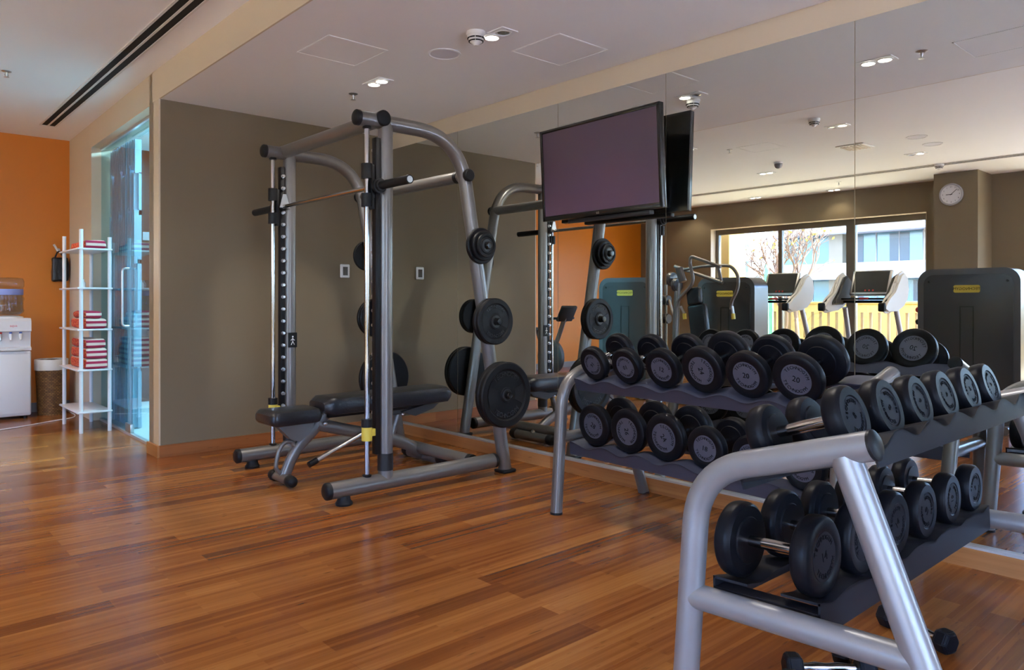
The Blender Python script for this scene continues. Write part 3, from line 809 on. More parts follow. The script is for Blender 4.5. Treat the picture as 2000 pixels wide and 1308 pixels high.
# ------------------------------------------------------------------ bench under the bar
BY = 4.60
be = thing('weight_bench', 'black padded flat bench on grey tubes under the guided barbell', 'bench', (2.7, BY, 0))
BO = Vector((2.7, BY, 0))
def be_obj(name, bm, m, smooth=True, parent=None):
    xform(bm, Matrix.Translation(-BO)); return obj(name, bm, m, parent or be, smooth)
def pad(x0, x1, w0, w1, z, th, tilt=0.):
    """upholstered pad: rounded outline, domed top, tapered width"""
    bm = B(); n = 22; prof = []
    for i in range(n + 1):
        u = i / n; x = x0 + (x1 - x0) * u; w = w0 + (w1 - w0) * u
        e = min(u, 1 - u) * (x1 - x0); rr = .06
        if e < rr: w *= (.80 + .20 * math.sqrt(max(0, 1 - (1 - e / rr) ** 2)))
        d_ = .5 if e <= 0 else min(1, .62 + .38 * min(1, e / .03))
        ring = []
        for (yy, zz) in ((-1, .30), (-1, .72), (-.93, .93), (-.78, 1.0), (-.3, 1.03), (.3, 1.03), (.78, 1.0), (.93, .93), (1, .72), (1, .30), (.94, .06), (.8, 0), (-.8, 0), (-.94, .06)):
            ring.append(bm.verts.new((x, BY + yy * w / 2, z + (zz - .5) * th * d_ + .5 * th + tilt * (x - x0))))
        prof.append(ring)
    for a, c_ in zip(prof, prof[1:]):
        for k in range(len(a)): bm.faces.new((a[k], a[(k + 1) % len(a)], c_[(k + 1) % len(a)], c_[k]))
    bm.faces.new(prof[0][::-1]); bm.faces.new(prof[-1])
    return bm
be_obj('seat_pad', pad(1.985, 2.345, .30, .25, .405, .095), M['vinyl'])
be_obj('back_pad', pad(2.36, 3.40, .27, .31, .440, .115, .010), M['vinyl'])
be_obj('pad_support', bx((2.42, BY - .05, .415), (3.30, BY + .05, .458), .004), M['cap'])
bm = B(); prism(bm, [(2.06, .405), (2.33, .405), (2.30, .33), (2.22, .28), (2.16, .30)], BY - .035, BY + .035, 'XZ')
be_obj('seat_bracket', bm, M['silver'], False)
be_obj('front_leg', tb(fillet([(2.46, BY, .47), (2.36, BY, .36), (2.20, BY, .22), (2.125, BY, .05)], .22, 10), .026, 18, flat=1.5), M['silver'])
loop = [(2.115, BY, .07), (2.065, BY, .12), (2.09, BY, .235), (2.13, BY, .285), (2.19, BY, .28), (2.20, BY, .22)]
be_obj('leg_loop', tb(fillet(loop, .05, 6), .014, 12), M['silver'])
be_obj('front_foot', tb([(2.115, BY - .12, .050), (2.115, BY + .12, .050)], .030, 20), M['silver'])
be_obj('rear_foot', tb([(3.24, BY - .22, .048), (3.24, BY + .22, .048)], .040, 20), M['silver'])
for x, w, r in ((2.115, .12, .038), (3.24, .22, .045)):
    for s in (-1, 1):
        be_obj('foot_cap', lt([(r * .9, -.03), (r, -.02), (r * 1.03, .01), (r * .85, .035), (r * .4, .047), (0, .050)], (x, BY + s * w, .050), (0, s, 0), 24), M['cap'])
be_obj('main_beam', tb(fillet([(2.36, BY, .375), (2.62, BY, .30), (3.0, BY, .20), (3.24, BY, .055)], .15, 8), .030, 20, flat=1.4), M['silver'])
be_obj('back_post', tb([(2.95, BY, .22), (3.02, BY, .42)], .022, 16), M['silver'])
be_obj('adjustment_bar', tb([(2.30, BY - .06, .135), (2.72, BY - .06, .30)], .017, 16), M['steel'])
be_obj('bar_tip', tb([(2.27, BY - .06, .123), (2.33, BY - .06, .147)], .021, 16), M['cap'])
bm = B(); box(bm, (2.92, BY - .04, .38), (3.2, BY + .04, .455), .01); prism(bm, [(3.0, .40), (3.36, .46), (3.28, .40), (3.12, .36)], BY - .06, BY + .06, 'XZ')
be_obj('hinge_cover', bm, M['darkgrey'], False)
for x in (2.40, 3.02):
    be_obj('pivot_bolt', lt([(.0, .06), (.012, .06), (.013, .045), (.013, -.045), (0, -.06)], (x, BY, .38), (0, 1, 0), 14), M['steel'])

# ------------------------------------------------------------------ dumbbell racks
TH = math.atan2(.112, .337)
def rack(loc, rotz, L, k, label, uppers, lowers, mtray, mtube):
    """local x = depth from the front foot to the back, y = along the rack; k scales the side profile about eye level"""
    Z = lambda z: 1.2 - (1.2 - z) * k if z > .05 else z
    D = lambda d_: d_ * k
    t = thing('dumbbell_rack', label, 'dumbbell rack', loc, rotz)
    for y in (0, L):
        pts = fillet([(D(0), y, .004), (D(.05), y, Z(.755)), (D(.50), y, Z(.888))], .15, 12)
        obj('frame_tube', tb(pts, .034 * k, 28), mtube, t)
        dv = Vector((math.cos(TH), 0, math.sin(TH)))
        obj('end_cap', lt([(0, .006), (.028 * k, .005), (.0345 * k, .001), (.035 * k, -.006)], (D(.50), y, Z(.888)), dv, 28), M['cap'], t)
        obj('rear_leg', tb([(D(.435), y, Z(.855)), (D(.742), y, .004)], .034 * k, 28), mtube, t)
        obj('cross_tube', tb([(D(.032), y, Z(.425)), (D(.592), y, Z(.445))], .032 * k, 28), mtube, t)
        for x in (0, .742): obj('foot_pad', lt([(.030 * k, 0), (.0355 * k, 0), (.0355 * k, .012), (.03 * k, .014)], (D(x), y, 0), seg=24), M['cap'], t)
    def rails(tier, centres, o, th, us, sizes, amp=.030, drop=.046):
        # o = origin (depth, height) of the sloping plane, us = depth spans of the rails
        rot = Matrix.Translation((D(o[0]), 0, Z(o[1]))) @ Matrix.Rotation(-th, 4, 'Y')
        for ri, (u0, u1) in enumerate(us):
            bm = B(); n = 150; top = []; bot = []
            y0, y1 = .036 * k, L - .036 * k
            for i in range(n + 1):
                y = y0 + (y1 - y0) * i / n
                zt = amp
                for c_, R in zip(centres, sizes):
                    dd = abs(y - c_)
                    if dd < R * .93: zt = min(zt, R - math.sqrt(R * R - dd * dd))
                # soft crests
                top.append((y, min(zt, amp)))
            sm_ = [(y, sum(top[max(0, min(n, i + j))][1] for j in range(-4, 5)) / 9 - .0045) for i, (y, z) in enumerate(top)]
            lip = -drop if ri in (0, len(us) - 1) else -.02
            ua, ub = D(u0), D(u1)
            prism(bm, sm_ + [(y, z - .007) for y, z in sm_[::-1]], ua, ub, 'YZ')
            lp = (ua, ua + .006) if ri == 0 else (ub - .006, ub)
            prism(bm, [(y, z - .0005) for y, z in sm_] + [(y1, lip), (y0, lip)], lp[0], lp[1], 'YZ')
            xform(bm, rot)
            obj('cradle_rail', bm, mtray, t)
        for ya in (y0, y1 - .05):
            obj('tray_bracket', xform(bx((D(us[0][0]) + .002, ya, -.028), (D(us[-1][1]) - .002, ya + .05, -.018)), rot), mtray, t, False)
        return rot
    return t, rails

def head_mesh(D_, th, marking, dark, rotn):
    R = D_ / 2
    me = {}
    prof = [(0, 0), (.022, 0), (R * .60, .001), (R * .63, .005), (R * .90, .006), (R * .985, .014), (R, .022), (R, th - .016), (R * .975, th - .006), (R * .90, th), (R * .65, th), (R * .61, th - .003), (0, th - .003)]
    return prof

_db = {}
def dumbbell(parent_loc, axis_rot, D_, gap, number, label, group, dark=False, turn=0.):
    """axis along local x; heads at both ends"""
    th = .056
    key = (round(D_, 3), number, dark)
    t = thing('dumbbell', label, 'dumbbell', parent_loc, 0, group)
    t.rotation_mode = 'QUATERNION'; t.rotation_quaternion = axis_rot @ Matrix.Rotation(turn, 3, 'X').to_quaternion()
    if key not in _db:
        d_ = {}; R = D_ / 2
        for s in (-1, 1):
            bm = lt(head_mesh(D_, th, number, dark, 0), (s * gap / 2, 0, 0), (s, 0, 0), 48)
            h_ = obj('head', bm, M['head'], t)
            bm = lt([(0, th - .002), (R * .605, th - .002), (R * .61, th - .0035)], (s * gap / 2, 0, 0), (s, 0, 0), 48)
            f_ = obj('face_plate', bm, M['facedark'] if dark else M['face'], h_)
            # plane facing outwards
            if s > 0: base = Matrix(((0, 0, 1, 0), (1, 0, 0, 0), (0, 1, 0, 0), (0, 0, 0, 1)))
            else: base = Matrix(((0, 0, -1, 0), (-1, 0, 0, 0), (0, 1, 0, 0), (0, 0, 0, 1)))
            base = Matrix.Translation((s * (gap / 2 + th - .0015), 0, 0)) @ base
            bm = B(); add_text(bm, number, R * .32, base, .0005)
            arc_text(bm, 'TECHNOGYM', R * .18, R * .475, PI / 2, base, .27, False, .0005)
            arc_text(bm, 'TECHNOGYM', R * .18, R * .475, -PI / 2, base, .27, True, .0005)
            l_ = obj('lettering', bm, M['letter'], h_, False)
            d_[s] = (h_.data, f_.data, l_.data)
        hd = obj('handle', lt([(.014, -gap / 2 - .005), (.0145, -gap / 2 + .01), (.0165, 0), (.0145, gap / 2 - .01), (.014, gap / 2 + .005)], axis=(1, 0, 0), seg=24), M['chrome'], t)
        d_['h'] = hd.data; _db[key] = d_
    else:
        d_ = _db[key]
        for s in (-1, 1):
            h_ = obj('head', d_[s][0], None, t); obj('face_plate', d_[s][1], None, h_); obj('lettering', d_[s][2], None, h_)
        obj('handle', d_['h'], None, t)
    return t

ordn = ['first', 'second', 'third', 'fourth', 'fifth', 'sixth']
def fill(loc, rotz, rails_fn, k, o, th, us, ys_, Ds, nums, uc, grp, labs, dark, turns, amp=.030, drop=.046):
    Z = lambda z: 1.2 - (1.2 - z) * k
    rot = rails_fn(None, ys_, o, th, us, [d_ / 2 for d_ in Ds], amp, drop)
    W = Matrix.Translation(loc) @ Matrix.Rotation(rotz, 4, 'Z')
    for y, d_, n_, lb, tn in zip(ys_, Ds, nums, labs, turns):
        p = W @ (rot @ Vector((uc * k, 0, d_ / 2 + .001)) + Vector((0, y, 0)))
        q = (Matrix.Rotation(rotz, 3, 'Z') @ Matrix.Rotation(-th, 3, 'Y')).to_quaternion()
        dumbbell(p, q, d_, .155, n_, lb, grp, dark, tn)

# rack along the mirror
R1 = (2.905, 1.33, 0); L1 = 1.63; A1 = -math.radians(3)
t1, rl1 = rack(R1, A1, L1, 1.0, 'two-tier grey dumbbell rack standing along the mirror wall', None, None, M['tray'], M['silver'])
ysu = [2.80 - R1[1] - .247 * i for i in range(6)]
g1 = 'dumbbells on the rack along the mirror'
W1_ = ['closest to the weight frame', 'second from the weight frame end', 'third from the weight frame end', 'fourth from the weight frame end', 'fifth from the weight frame end', 'sixth from the weight frame end']
fill(R1, A1, rl1, 1.0, (.163, .756), TH, [(-.055, .045), (.20, .30)], ysu, [.196, .200, .212, .235, .225, .232],
     ['16', '10', '12', '24', '20', '20'], .125, g1, ['round black dumbbell, upper tier of mirror-side rack, ' + w for w in W1_], False, [2.4, 2.9, .3, 1.4, .1, .3])
ysl = [2.79 - R1[1] - .25 * i for i in range(6)]
fill(R1, A1, rl1, 1.0, (.10, .385), .10, [(-.03, .07), (.24, .34)], ysl, [.236, .240, .244, .212, .205, .20],
     ['28', '26', '24', '18', '22', '22'], .165, g1, ['round black dumbbell, lower tier of mirror-side rack, ' + w for w in W1_], False, [.5, 1.5, .9, .2, .2, .6])

# rack standing out from the mirror towards the camera
K = 1.05; R2 = (1.75, 1.232, 0); L2 = 1.40
t2, rl2 = rack(R2, -PI / 2, L2, K, 'two-tier pale silver dumbbell rack in the foreground, its end frame facing the camera', None, None, M['traydark'], M['rackpaint'])
g2 = 'dumbbells on the foreground rack'
W2_ = ['nearest the camera', 'second from the camera', 'third from the camera', 'fourth from the camera', 'fifth from the camera', 'sixth from the camera, nearest the mirror']
ysu = [.10 + .214 * i for i in range(6)]
fill(R2, -PI / 2, rl2, K, (.163, .768), TH, [(-.02, .11), (.20, .335)], ysu, [.160, .162, .158, .158, .156, .154],
     ['8', '8', '6', '6', '4', '4'], .165, g2, ['small round dumbbell, upper tier of foreground rack, ' + w for w in W2_], True, [.5, 2.2, 1.9, 2.5, .8, 1.2])
ysl = [.112 + .235 * i for i in range(6)]
fill(R2, -PI / 2, rl2, K, (.10, .470), .04, [(-.03, .07), (.16, .26)], ysl, [.206, .200, .188, .178, .170, .165],
     ['14', '12', '14', '10', '10', '9'], .115, g2, ['round dumbbell, lower tier of foreground rack, ' + w for w in W2_], True, [.2, 1.1, .7, 2.3, 1.6, .5], .016, .075)

# hexagonal dumbbells on the floor
def hexbell(p0, p1, R, label, th=.055):
    p0 = Vector(p0); p1 = Vector(p1); d_ = (p1 - p0); L = d_.length; ax = d_.normalized()
    c_ = (p0 + p1) / 2
    t = thing('hex_dumbbell', label, 'dumbbell', (c_.x, c_.y, 0), math.atan2(ax.y, ax.x), 'hexagonal dumbbells on the floor')
    z = R * math.cos(PI / 6) + .001
    for s in (-1, 1):
        bm = B()
        poly = [(R * math.cos(PI / 3 * k), R * math.sin(PI / 3 * k)) for k in range(6)]
        ins = [(x * .78, y * .78) for x, y in poly]
        rings = []
        for xx, pl in ((s * (L / 2 - th / 2), ins), (s * (L / 2 - th / 2 + .010), poly), (s * (L / 2 + th / 2 - .010), poly), (s * (L / 2 + th / 2), ins)):
            rings.append([bm.verts.new((xx, a, z + b_)) for a, b_ in pl])
        for a, b_ in zip(rings, rings[1:]):
            for k in range(6): bm.faces.new((a[k], a[(k + 1) % 6], b_[(k + 1) % 6], b_[k]))
        bm.faces.new(rings[0]); bm.faces.new(rings[-1][::-1])
        bmesh.ops.bevel(bm, geom=bm.edges[:], offset=.003, segments=2, affect='EDGES')
        obj('head', bm, M['head'], t)
    h_ = L / 2 - th / 2 + .003
    obj('handle', lt([(.013, -h_), (.013, -h_ * .75), (.0165, -h_ * .5), (.014, -h_ * .1), (.0165, h_ * .3), (.013, h_ * .75), (.013, h_)], (0, 0, z), (1, 0, 0), 24), M['chrome'], t)
hexbell((2.80, .90, 0), (2.87, 1.115, 0), .043, 'hexagonal dumbbell alone on the floor behind the slanting rear leg')
hexbell((2.13, 1.11, 0), (2.27, .93, 0), .045, 'hexagonal dumbbell on the floor at the bottom edge, under the cross tube')
hexbell((2.24, 1.16, 0), (2.40, 1.0, 0), .045, 'hexagonal dumbbell on the floor crossing behind another at the bottom edge')
hexbell((2.46, 1.10, 0), (2.50, .86, 0), .040, 'hexagonal dumbbell on the floor partly hidden below the cross tube')

# ------------------------------------------------------------------ towel stand, towels
TX0, TX1, TY0, TY1 = 1.59, 1.825, 7.65, 8.35
ts = thing('towel_stand', 'white metal open shelf stand with four posts beside the glass door', 'shelf', ((TX0 + TX1) / 2, (TY0 + TY1) / 2, 0))
TO = Vector(((TX0 + TX1) / 2, (TY0 + TY1) / 2, 0))
def ts_obj(name, bm, m): xform(bm, Matrix.Translation(-TO)); return obj(name, bm, m, ts)
for x, y, h_ in ((TX0, TY0, 1.86), (TX0, TY1, 1.84), (TX1, TY0, 1.80), (TX1, TY1, 1.80)):
    ts_obj('post', tb([(x, y, 0), (x, y, h_)], .017, 16), M['whiteenamel'])
SHZ = [.18, .565, .935, 1.315, 1.675]
for z in SHZ:
    bm = bx((TX0 - .035, TY0 - .03, z), (TX1 + .02, TY1 + .05, z + .016), .004)
    ts_obj('shelf', bm, M['whiteenamel'])
def towel(z, h_, w0=0., w1=0., label=''):
    x0, x1, y0, y1 = TX0 + .028, TX1 - .022 - w1, TY0 - .012, TY1 - .12 - w0
    bm = bx((-(x1 - x0) / 2, -(y1 - y0) / 2, 0), ((x1 - x0) / 2, (y1 - y0) / 2, h_), min(.028, h_ * .42), 4)
    bmesh.ops.subdivide_edges(bm, edges=[e for e in bm.edges if e.calc_length() > .08], cuts=5, use_grid_fill=True)
    for v in bm.verts:
        q = noise.noise_vector(Vector((v.co.x * 14, v.co.y * 14, v.co.z * 20 + z * 9))) * .007
        v.co += q; v.co.z = max(v.co.z, .0)
    o = obj('folded_towel', bm, M['towel'], None, True, ((x0 + x1) / 2, (y0 + y1) / 2, z))
    tag(o, label, 'towel', 'folded striped towels')
towel(SHZ[4] + .016, .075, 0, 0, 'folded red and cream striped towel alone on the top shelf')
towel(SHZ[2] + .016, .095, .02, .0, 'lower of two folded striped towels on the middle shelf')
towel(SHZ[2] + .113, .065, .10, .04, 'smaller upper folded striped towel on the middle shelf')
towel(SHZ[1] + .016, .095, 0, -.005, 'bottom one of three folded striped towels stacked on the second shelf up')
towel(SHZ[1] + .113, .095, .02, 0, 'middle one of three folded striped towels stacked on the second shelf up')
towel(SHZ[1] + .210, .080, .03, .01, 'top one of three folded striped towels stacked on the second shelf up')
tag(obj('bottle', lt([(0, 0), (.02, 0), (.022, .01), (.02, .05), (.008, .065), (.008, .08), (0, .08)], (1.66, 7.9, SHZ[3] + .016), (0, 1, 0) if False else (0, 0, 1), 16), M['white']), 'tiny white bottle on the empty second shelf from the top', 'bottle')

# ------------------------------------------------------------------ water dispenser
wd = thing('water_dispenser', 'white floor standing water cooler against the orange wall', 'water cooler', (1.245, 9.16, 0))
w = .175
bm = bx((-w, -.15, .03), (w, .16, .70), .018, 3); obj('cabinet', bm, M['whiteenamel'], wd)
bm = B(); prism(bm, [(-.15, .70), (.16, .70), (.16, 1.0), (.13, 1.03), (-.12, 1.03), (-.15, 1.0), (-.155, .90), (-.115, .885), (-.105, .74), (-.15, .725)], -w, w, 'YZ')
obj('tap_housing', bm, M['whiteenamel'], wd)
obj('fridge_door', bx((-w + .012, -.158, .06), (w - .012, -.149, .665), .004), M['white'], wd)
obj('drip_tray', bx((-.11, -.175, .700), (.11, -.10, .716), .004), M['offwhite'], wd)
for x, c_ in ((-.085, M['steel']), (.0, M['white']), (.085, M['white'])):
    tp = obj('tap', lt([(.016, 0), (.016, .03), (.012, .05), (.010, .065), (0, .065)], (x, -.120, .87), (0, -.35, -1), 14), c_, wd)
    obj('tap_button', bx((x - .012, -.135, .875), (x + .012, -.112, .89), .003), M['red'] if x < -.05 else mat('blue_key', (.1, .2, .6), .4), tp)
bm = B(); base = Matrix.Translation((.02, -.1565, .955)) @ Matrix.Rotation(PI / 2, 4, 'X'); add_text(bm, 'aqua', .035, base, .0005)
obj('logo', bm, mat('pink_print', (.75, .18, .22), .5), wd, False)
obj('bottle_seat', lt([(0, 1.03), (.13, 1.03), (.125, 1.045), (.09, 1.055), (0, 1.055)], seg=36), M['white'], wd)
for sx in (-1, 1):
    for sy in (-1, 1): obj('foot', lt([(0, 0), (.018, 0), (.018, .03), (0, .03)], (sx * .13, sy * .11, 0), seg=12), M['cap'], wd)
wb = thing('water_bottle', 'large clear blue water bottle upside down on the cooler', 'water bottle', (1.245, 9.16, 1.055))
prof = [(.030, 0.001), (.10, .012), (.132, .04), (.135, .06), (.128, .07), (.128, .15), (.135, .165), (.135, .185), (.126, .195), (.126, .29), (.135, .305), (.136, .355), (.125, .385), (.09, .392), (0, .385)]
obj('shell', lt(prof, seg=44), M['plasticblue'], wb)
M['water'] = glass_mat('water', (.78, .86, .95), 1.33, .05)
obj('water_fill', lt([(0, .012), (.095, .018), (.124, .05), (.120, .15), (.122, .175), (.118, .20), (.118, .24), (0, .24)], seg=36), M['water'], wb)
obj('label_band', lt([(.1275, .215), (.1278, .275)], seg=44), mat('bottle_label', (.22, .28, .62), .4), wb)

# basket
bk = thing('waste_basket', 'round wicker waste basket with a pale liner beside the cooler', 'basket', (1.63, 9.20, 0))
obj('basket_body', lt([(0, .01), (.115, .01), (.118, .0), (.124, .0), (.150, .56), (.155, .575), (.150, .58), (.144, .575), (.118, .02), (0, .02)], seg=48, uv=True), M['wicker'], bk)
bm = lt([(.140, .46), (.147, .575), (.152, .590), (.158, .580), (.1565, .50), (.1545, .475)], seg=48)
for v in bm.verts: v.co += noise.noise_vector(v.co * 22) * .004
obj('liner', bm, M['liner'], bk)
# black bag hanging on the wall
bg = thing('hanging_bag', 'black bag with white strap hanging on the orange wall by the shelf stand', 'bag', (1.755, YO - .03, 1.42))
bm = bx((-.075, -.055, 0), (.085, .025, .27), .025, 4)
bmesh.ops.subdivide_edges(bm, edges=[e for e in bm.edges if e.calc_length() > .06], cuts=4, use_grid_fill=True)
for v in bm.verts: v.co += noise.noise_vector(v.co * 16) * .010
obj('bag_body', bm, mat('black_nylon', (.010, .010, .012), .3, bump=.4, bscale=30), bg)
obj('strap', tb(fillet([(-.05, -.02, .25), (-.005, .012, .36), (.05, -.02, .25)], .05, 6), .008, 10), M['black'], bg)
obj('white_tag', tb([(-.015, .0, .34), (-.04, -.01, .385), (-.055, -.015, .41)], .012, 10, r2=None), M['white'], bg)
obj('wall_hook', lt([(.012, 0), (.010, .02), (.016, .025), (0, .028)], (-.005, .029, .355), (0, -1, 0), 14), M['steel'], bg)
# cable on the floor
cp = [Vector((.6, 8.35, .006)), Vector((.95, 8.28, .006)), Vector((1.25, 8.42, .006)), Vector((1.55, 8.62, .006)), Vector((1.74, 8.70, .006)), Vector((1.80, 8.9, .006)), Vector((1.81, 9.44, .006))]
tag(obj('power_cable', tb(fillet(cp, .25, 10), .0055, 8), M['cable']), 'white cable lying across the floor in front of the water cooler', 'cable')

# ------------------------------------------------------------------ machines seen in the mirror
def tower(t, w, h_, dep, panel_logo=True):
    """weight stack shroud in local coordinates: front (+x), width along y"""
    out = rrect(-w / 2, .10, w / 2, h_, .13, 10)
    bm = B(); prism(bm, out, -dep / 2, dep / 2, 'YZ')
    bmesh.ops.bevel(bm, geom=[e for e in bm.edges if abs(e.verts[0].co.x - e.verts[1].co.x) < 1e-5], offset=.022, segments=3, affect='EDGES')
    obj('shroud', bm, M['towerframe'], t)
    for s in (-1, 1):
        bm = B(); prism(bm, rrect(-w / 2 + .055, .16, w / 2 - .055, h_ - .055, .09, 8), s * dep / 2 - s * .002, s * dep / 2 + s * .006, 'YZ')
        pn = obj('panel', bm, M['towerpanel'], t, False)
        if s > 0:
            bm = B(); prism(bm, rrect(-.11, h_ - .225, .11, h_ - .155, .016, 4), dep / 2 + .006, dep / 2 + .009, 'YZ')
            obj('badge', bm, M['yellow'], pn, False)
            bm = B(); add_text(bm, 'TECHNOGYM', .036, Matrix.Translation((dep / 2 + .0095, 0, h_ - .190)) @ CLK, .0004)
            obj('badge_lettering', bm, M['letter'], pn, False)
            bm = B()
            for yy in (-.058, .050): box(bm, (dep / 2 + .005, yy, .30), (dep / 2 + .0085, yy + .008, h_ - .36))
            box(bm, (dep / 2 + .005, -.058, h_ - .36), (dep / 2 + .0085, .058, h_ - .352))
            obj('guide_slot', bm, M['slot'], pn, False)
            bm = B()
            for yy in (-w / 2 + .10, w / 2 - .10):
                for zz in (.24, h_ - .12): lathe(bm, [(0, .004), (.010, .004), (.012, 0)], (dep / 2 + .006, yy, zz), (1, 0, 0), 14)
            obj('screw', bm, M['cap'], pn)
    bm = B()
    for s in (-1, 1): tube(bm, [(-dep / 2, s * (w / 2 - .1), .05), (dep / 2 + .1, s * (w / 2 - .1), .05)], .04, 16)
    box(bm, (-dep / 2 + .02, -w / 2 + .06, .04), (dep / 2 - .02, w / 2 - .06, .12))
    obj('base_frame', bm, M['silver'], t)

m1 = thing('cable_tower_machine', 'tall grey weight stack machine back with glossy dark panel, reflected below the clock', 'weight machine', (-.30, 2.31, 0))
tower(m1, .85, 1.51, .30)
for i, (z, mm_) in enumerate(((1.12, M['red']), (1.0, M['cap']))):
    obj('selector_knob', lt([(.012, 0), (.012, .03), (.024, .035), (.026, .06), (.015, .07), (0, .07)], (0, .425, z), (0, 1, 0), 16), mm_, m1)
obj('seat_column', tb([(-.55, 0, .0), (-.55, 0, .45)], .035, 18), M['silver'], m1)
obj('seat', bx((-.75, -.2, .45), (-.38, .2, .53), .03, 3), M['vinyl'], m1)
obj('backrest', bx((-.38, -.17, .56), (-.30, .17, 1.1), .03, 3), M['vinyl'], m1)
obj('floor_beam', tb([(-.8, 0, .04), (.1, 0, .04)], .04, 16), M['silver'], m1)

M2P = Vector((-.30, 4.86, 0))
m2 = thing('chest_press_machine', 'grey press machine with overhead curved arms and yellow tipped grips, reflected before the window', 'weight machine', tuple(M2P))
tower(m2, .77, 1.485, .30)
def tr(pts, X, r, seg=14, rad=.09):
    P = [refl(px, py, X) for px, py in pts]
    return tb(fillet([p - M2P for p in P], rad, 6), r, seg)
XA, XB_ = 7.15, 7.45
obj('press_arm', tr([(1327, 720), (1319, 640), (1322, 590), (1337, 572), (1356, 552), (1347, 512), (1350, 500), (1364, 505), (1408, 521)], XA, .019), M['silver'], m2)
obj('press_arm', tr([(1332, 527), (1380, 519), (1427, 518), (1441, 535), (1443, 556), (1438, 572), (1429, 588), (1428, 604)], XB_, .019), M['silver'], m2)
for px, X in ((1432, XB_), (1337, XA)):
    g = obj('grip', tr([(px - 2 if px > 1400 else px - 7, 598), (px, 612)], X, .016), M['steel'], m2)
    obj('grip_tip', tr([(px, 612), (px + 1, 623)], X, .022), M['yellow'], m2)
obj('pulley_housing', tr([(1326, 524), (1334, 550)], 7.3, .045, 18, .01), M['towerframe'], m2)
for q in ((1312, 545), (1322, 556)):
    p = refl(q[0], q[1], 7.35) - M2P
    obj('pulley', lt([(0, -.03), (.08, -.03), (.085, -.012), (.078, 0), (.085, .012), (.08, .03), (0, .03)], p, (0, 1, 0), 28), M['towerframe'], m2)
obj('overhead_beam', tr([(1318, 520), (1400, 548), (1412, 552)], 7.55, .022), M['silver'], m2)
obj('overhead_strut', tr([(1392, 515), (1402, 520), (1410, 553)], 7.55, .018), M['silver'], m2)
obj('main_column', tr([(1318, 780), (1320, 640), (1324, 552)], 7.35, .038, 18), M['silver'], m2)
sp_ = refl(1366, 610, 7.2) - M2P
bm = B()
def padbox(c, w_, h_, t_, tilt):
    b_ = bx((-t_ / 2, -w_ / 2, -h_ / 2), (t_ / 2, w_ / 2, h_ / 2), .03, 3)
    xform(b_, Matrix.Translation(c) @ Matrix.Rotation(tilt, 4, 'X')); return b_
obj('headrest', padbox(refl(1357, 578, 7.2) - M2P, .19, .20, .08, -.10), M['vinyl'], m2)
obj('backrest', padbox(refl(1366, 630, 7.2) - M2P, .24, .42, .08, -.12), M['vinyl'], m2)
obj('seat', padbox(Vector((.45, -.05, .46)), .36, .09, .36, 0), M['vinyl'], m2)
obj('seat_post', tb([(.45, -.05, .04), (.45, -.05, .42)], .032, 16), M['silver'], m2)
obj('floor_beam', tb([(-.15, -.05, .045), (.85, -.05, .045)], .042, 16), M['silver'], m2)
obj('floor_foot', tb([(.62, -.40, .045), (.62, .45, .045)], .042, 16), M['silver'], m2)

m3 = thing('leg_press_machine', 'grey weight stack machine with yellow badge, reflected in front of the orange wall', 'weight machine', (.20, 6.00, 0))
tower(m3, .74, 1.50, .30)
for ch in m3.children: ch.rotation_euler.z = -math.radians(12)
for px in (1285, 1300):
    a = refl(px, 700, 7.9); c_ = refl(px, 560, 7.9)
    obj('guide_column', tb([(a.x - .2, a.y - 6.0, .02), (c_.x - .2, c_.y - 6.0, 1.42)], .022, 14), M['silver'], m3)
q = refl(1292, 585, 7.9)
obj('roller_pad', lt([(0, -.12), (.06, -.12), (.065, -.1), (.065, .1), (.06, .12), (0, .12)], (q.x - .2, q.y - 6, 1.22), (0, 1, 0), 20), M['vinyl'], m3)
obj('lever_arm', tb(fillet([(q.x - .2, q.y - 6 - .12, 1.22), (q.x - .1, q.y - 6.25, 1.05), (q.x - .1, q.y - 6.3, .85)], .08), .018, 14), M['silver'], m3)
obj('roller_pad', lt([(0, -.12), (.06, -.12), (.065, -.1), (.065, .1), (.06, .12), (0, .12)], (q.x - .2, q.y - 6, .98), (0, 1, 0), 20), M['vinyl'], m3)
obj('seat', bx((q.x - .4, q.y - 6.2, .45), (q.x + .1, q.y - 5.85, .54), .03, 3), M['vinyl'], m3)
obj('floor_beam', tb([(q.x - .2, q.y - 6.2, .045), (-.1, 0, .045)], .042, 16), M['silver'], m3)
obj('seat_post', tb([(q.x - .15, q.y - 6.02, .04), (q.x - .15, q.y - 6.02, .46)], .03, 16), M['silver'], m3)

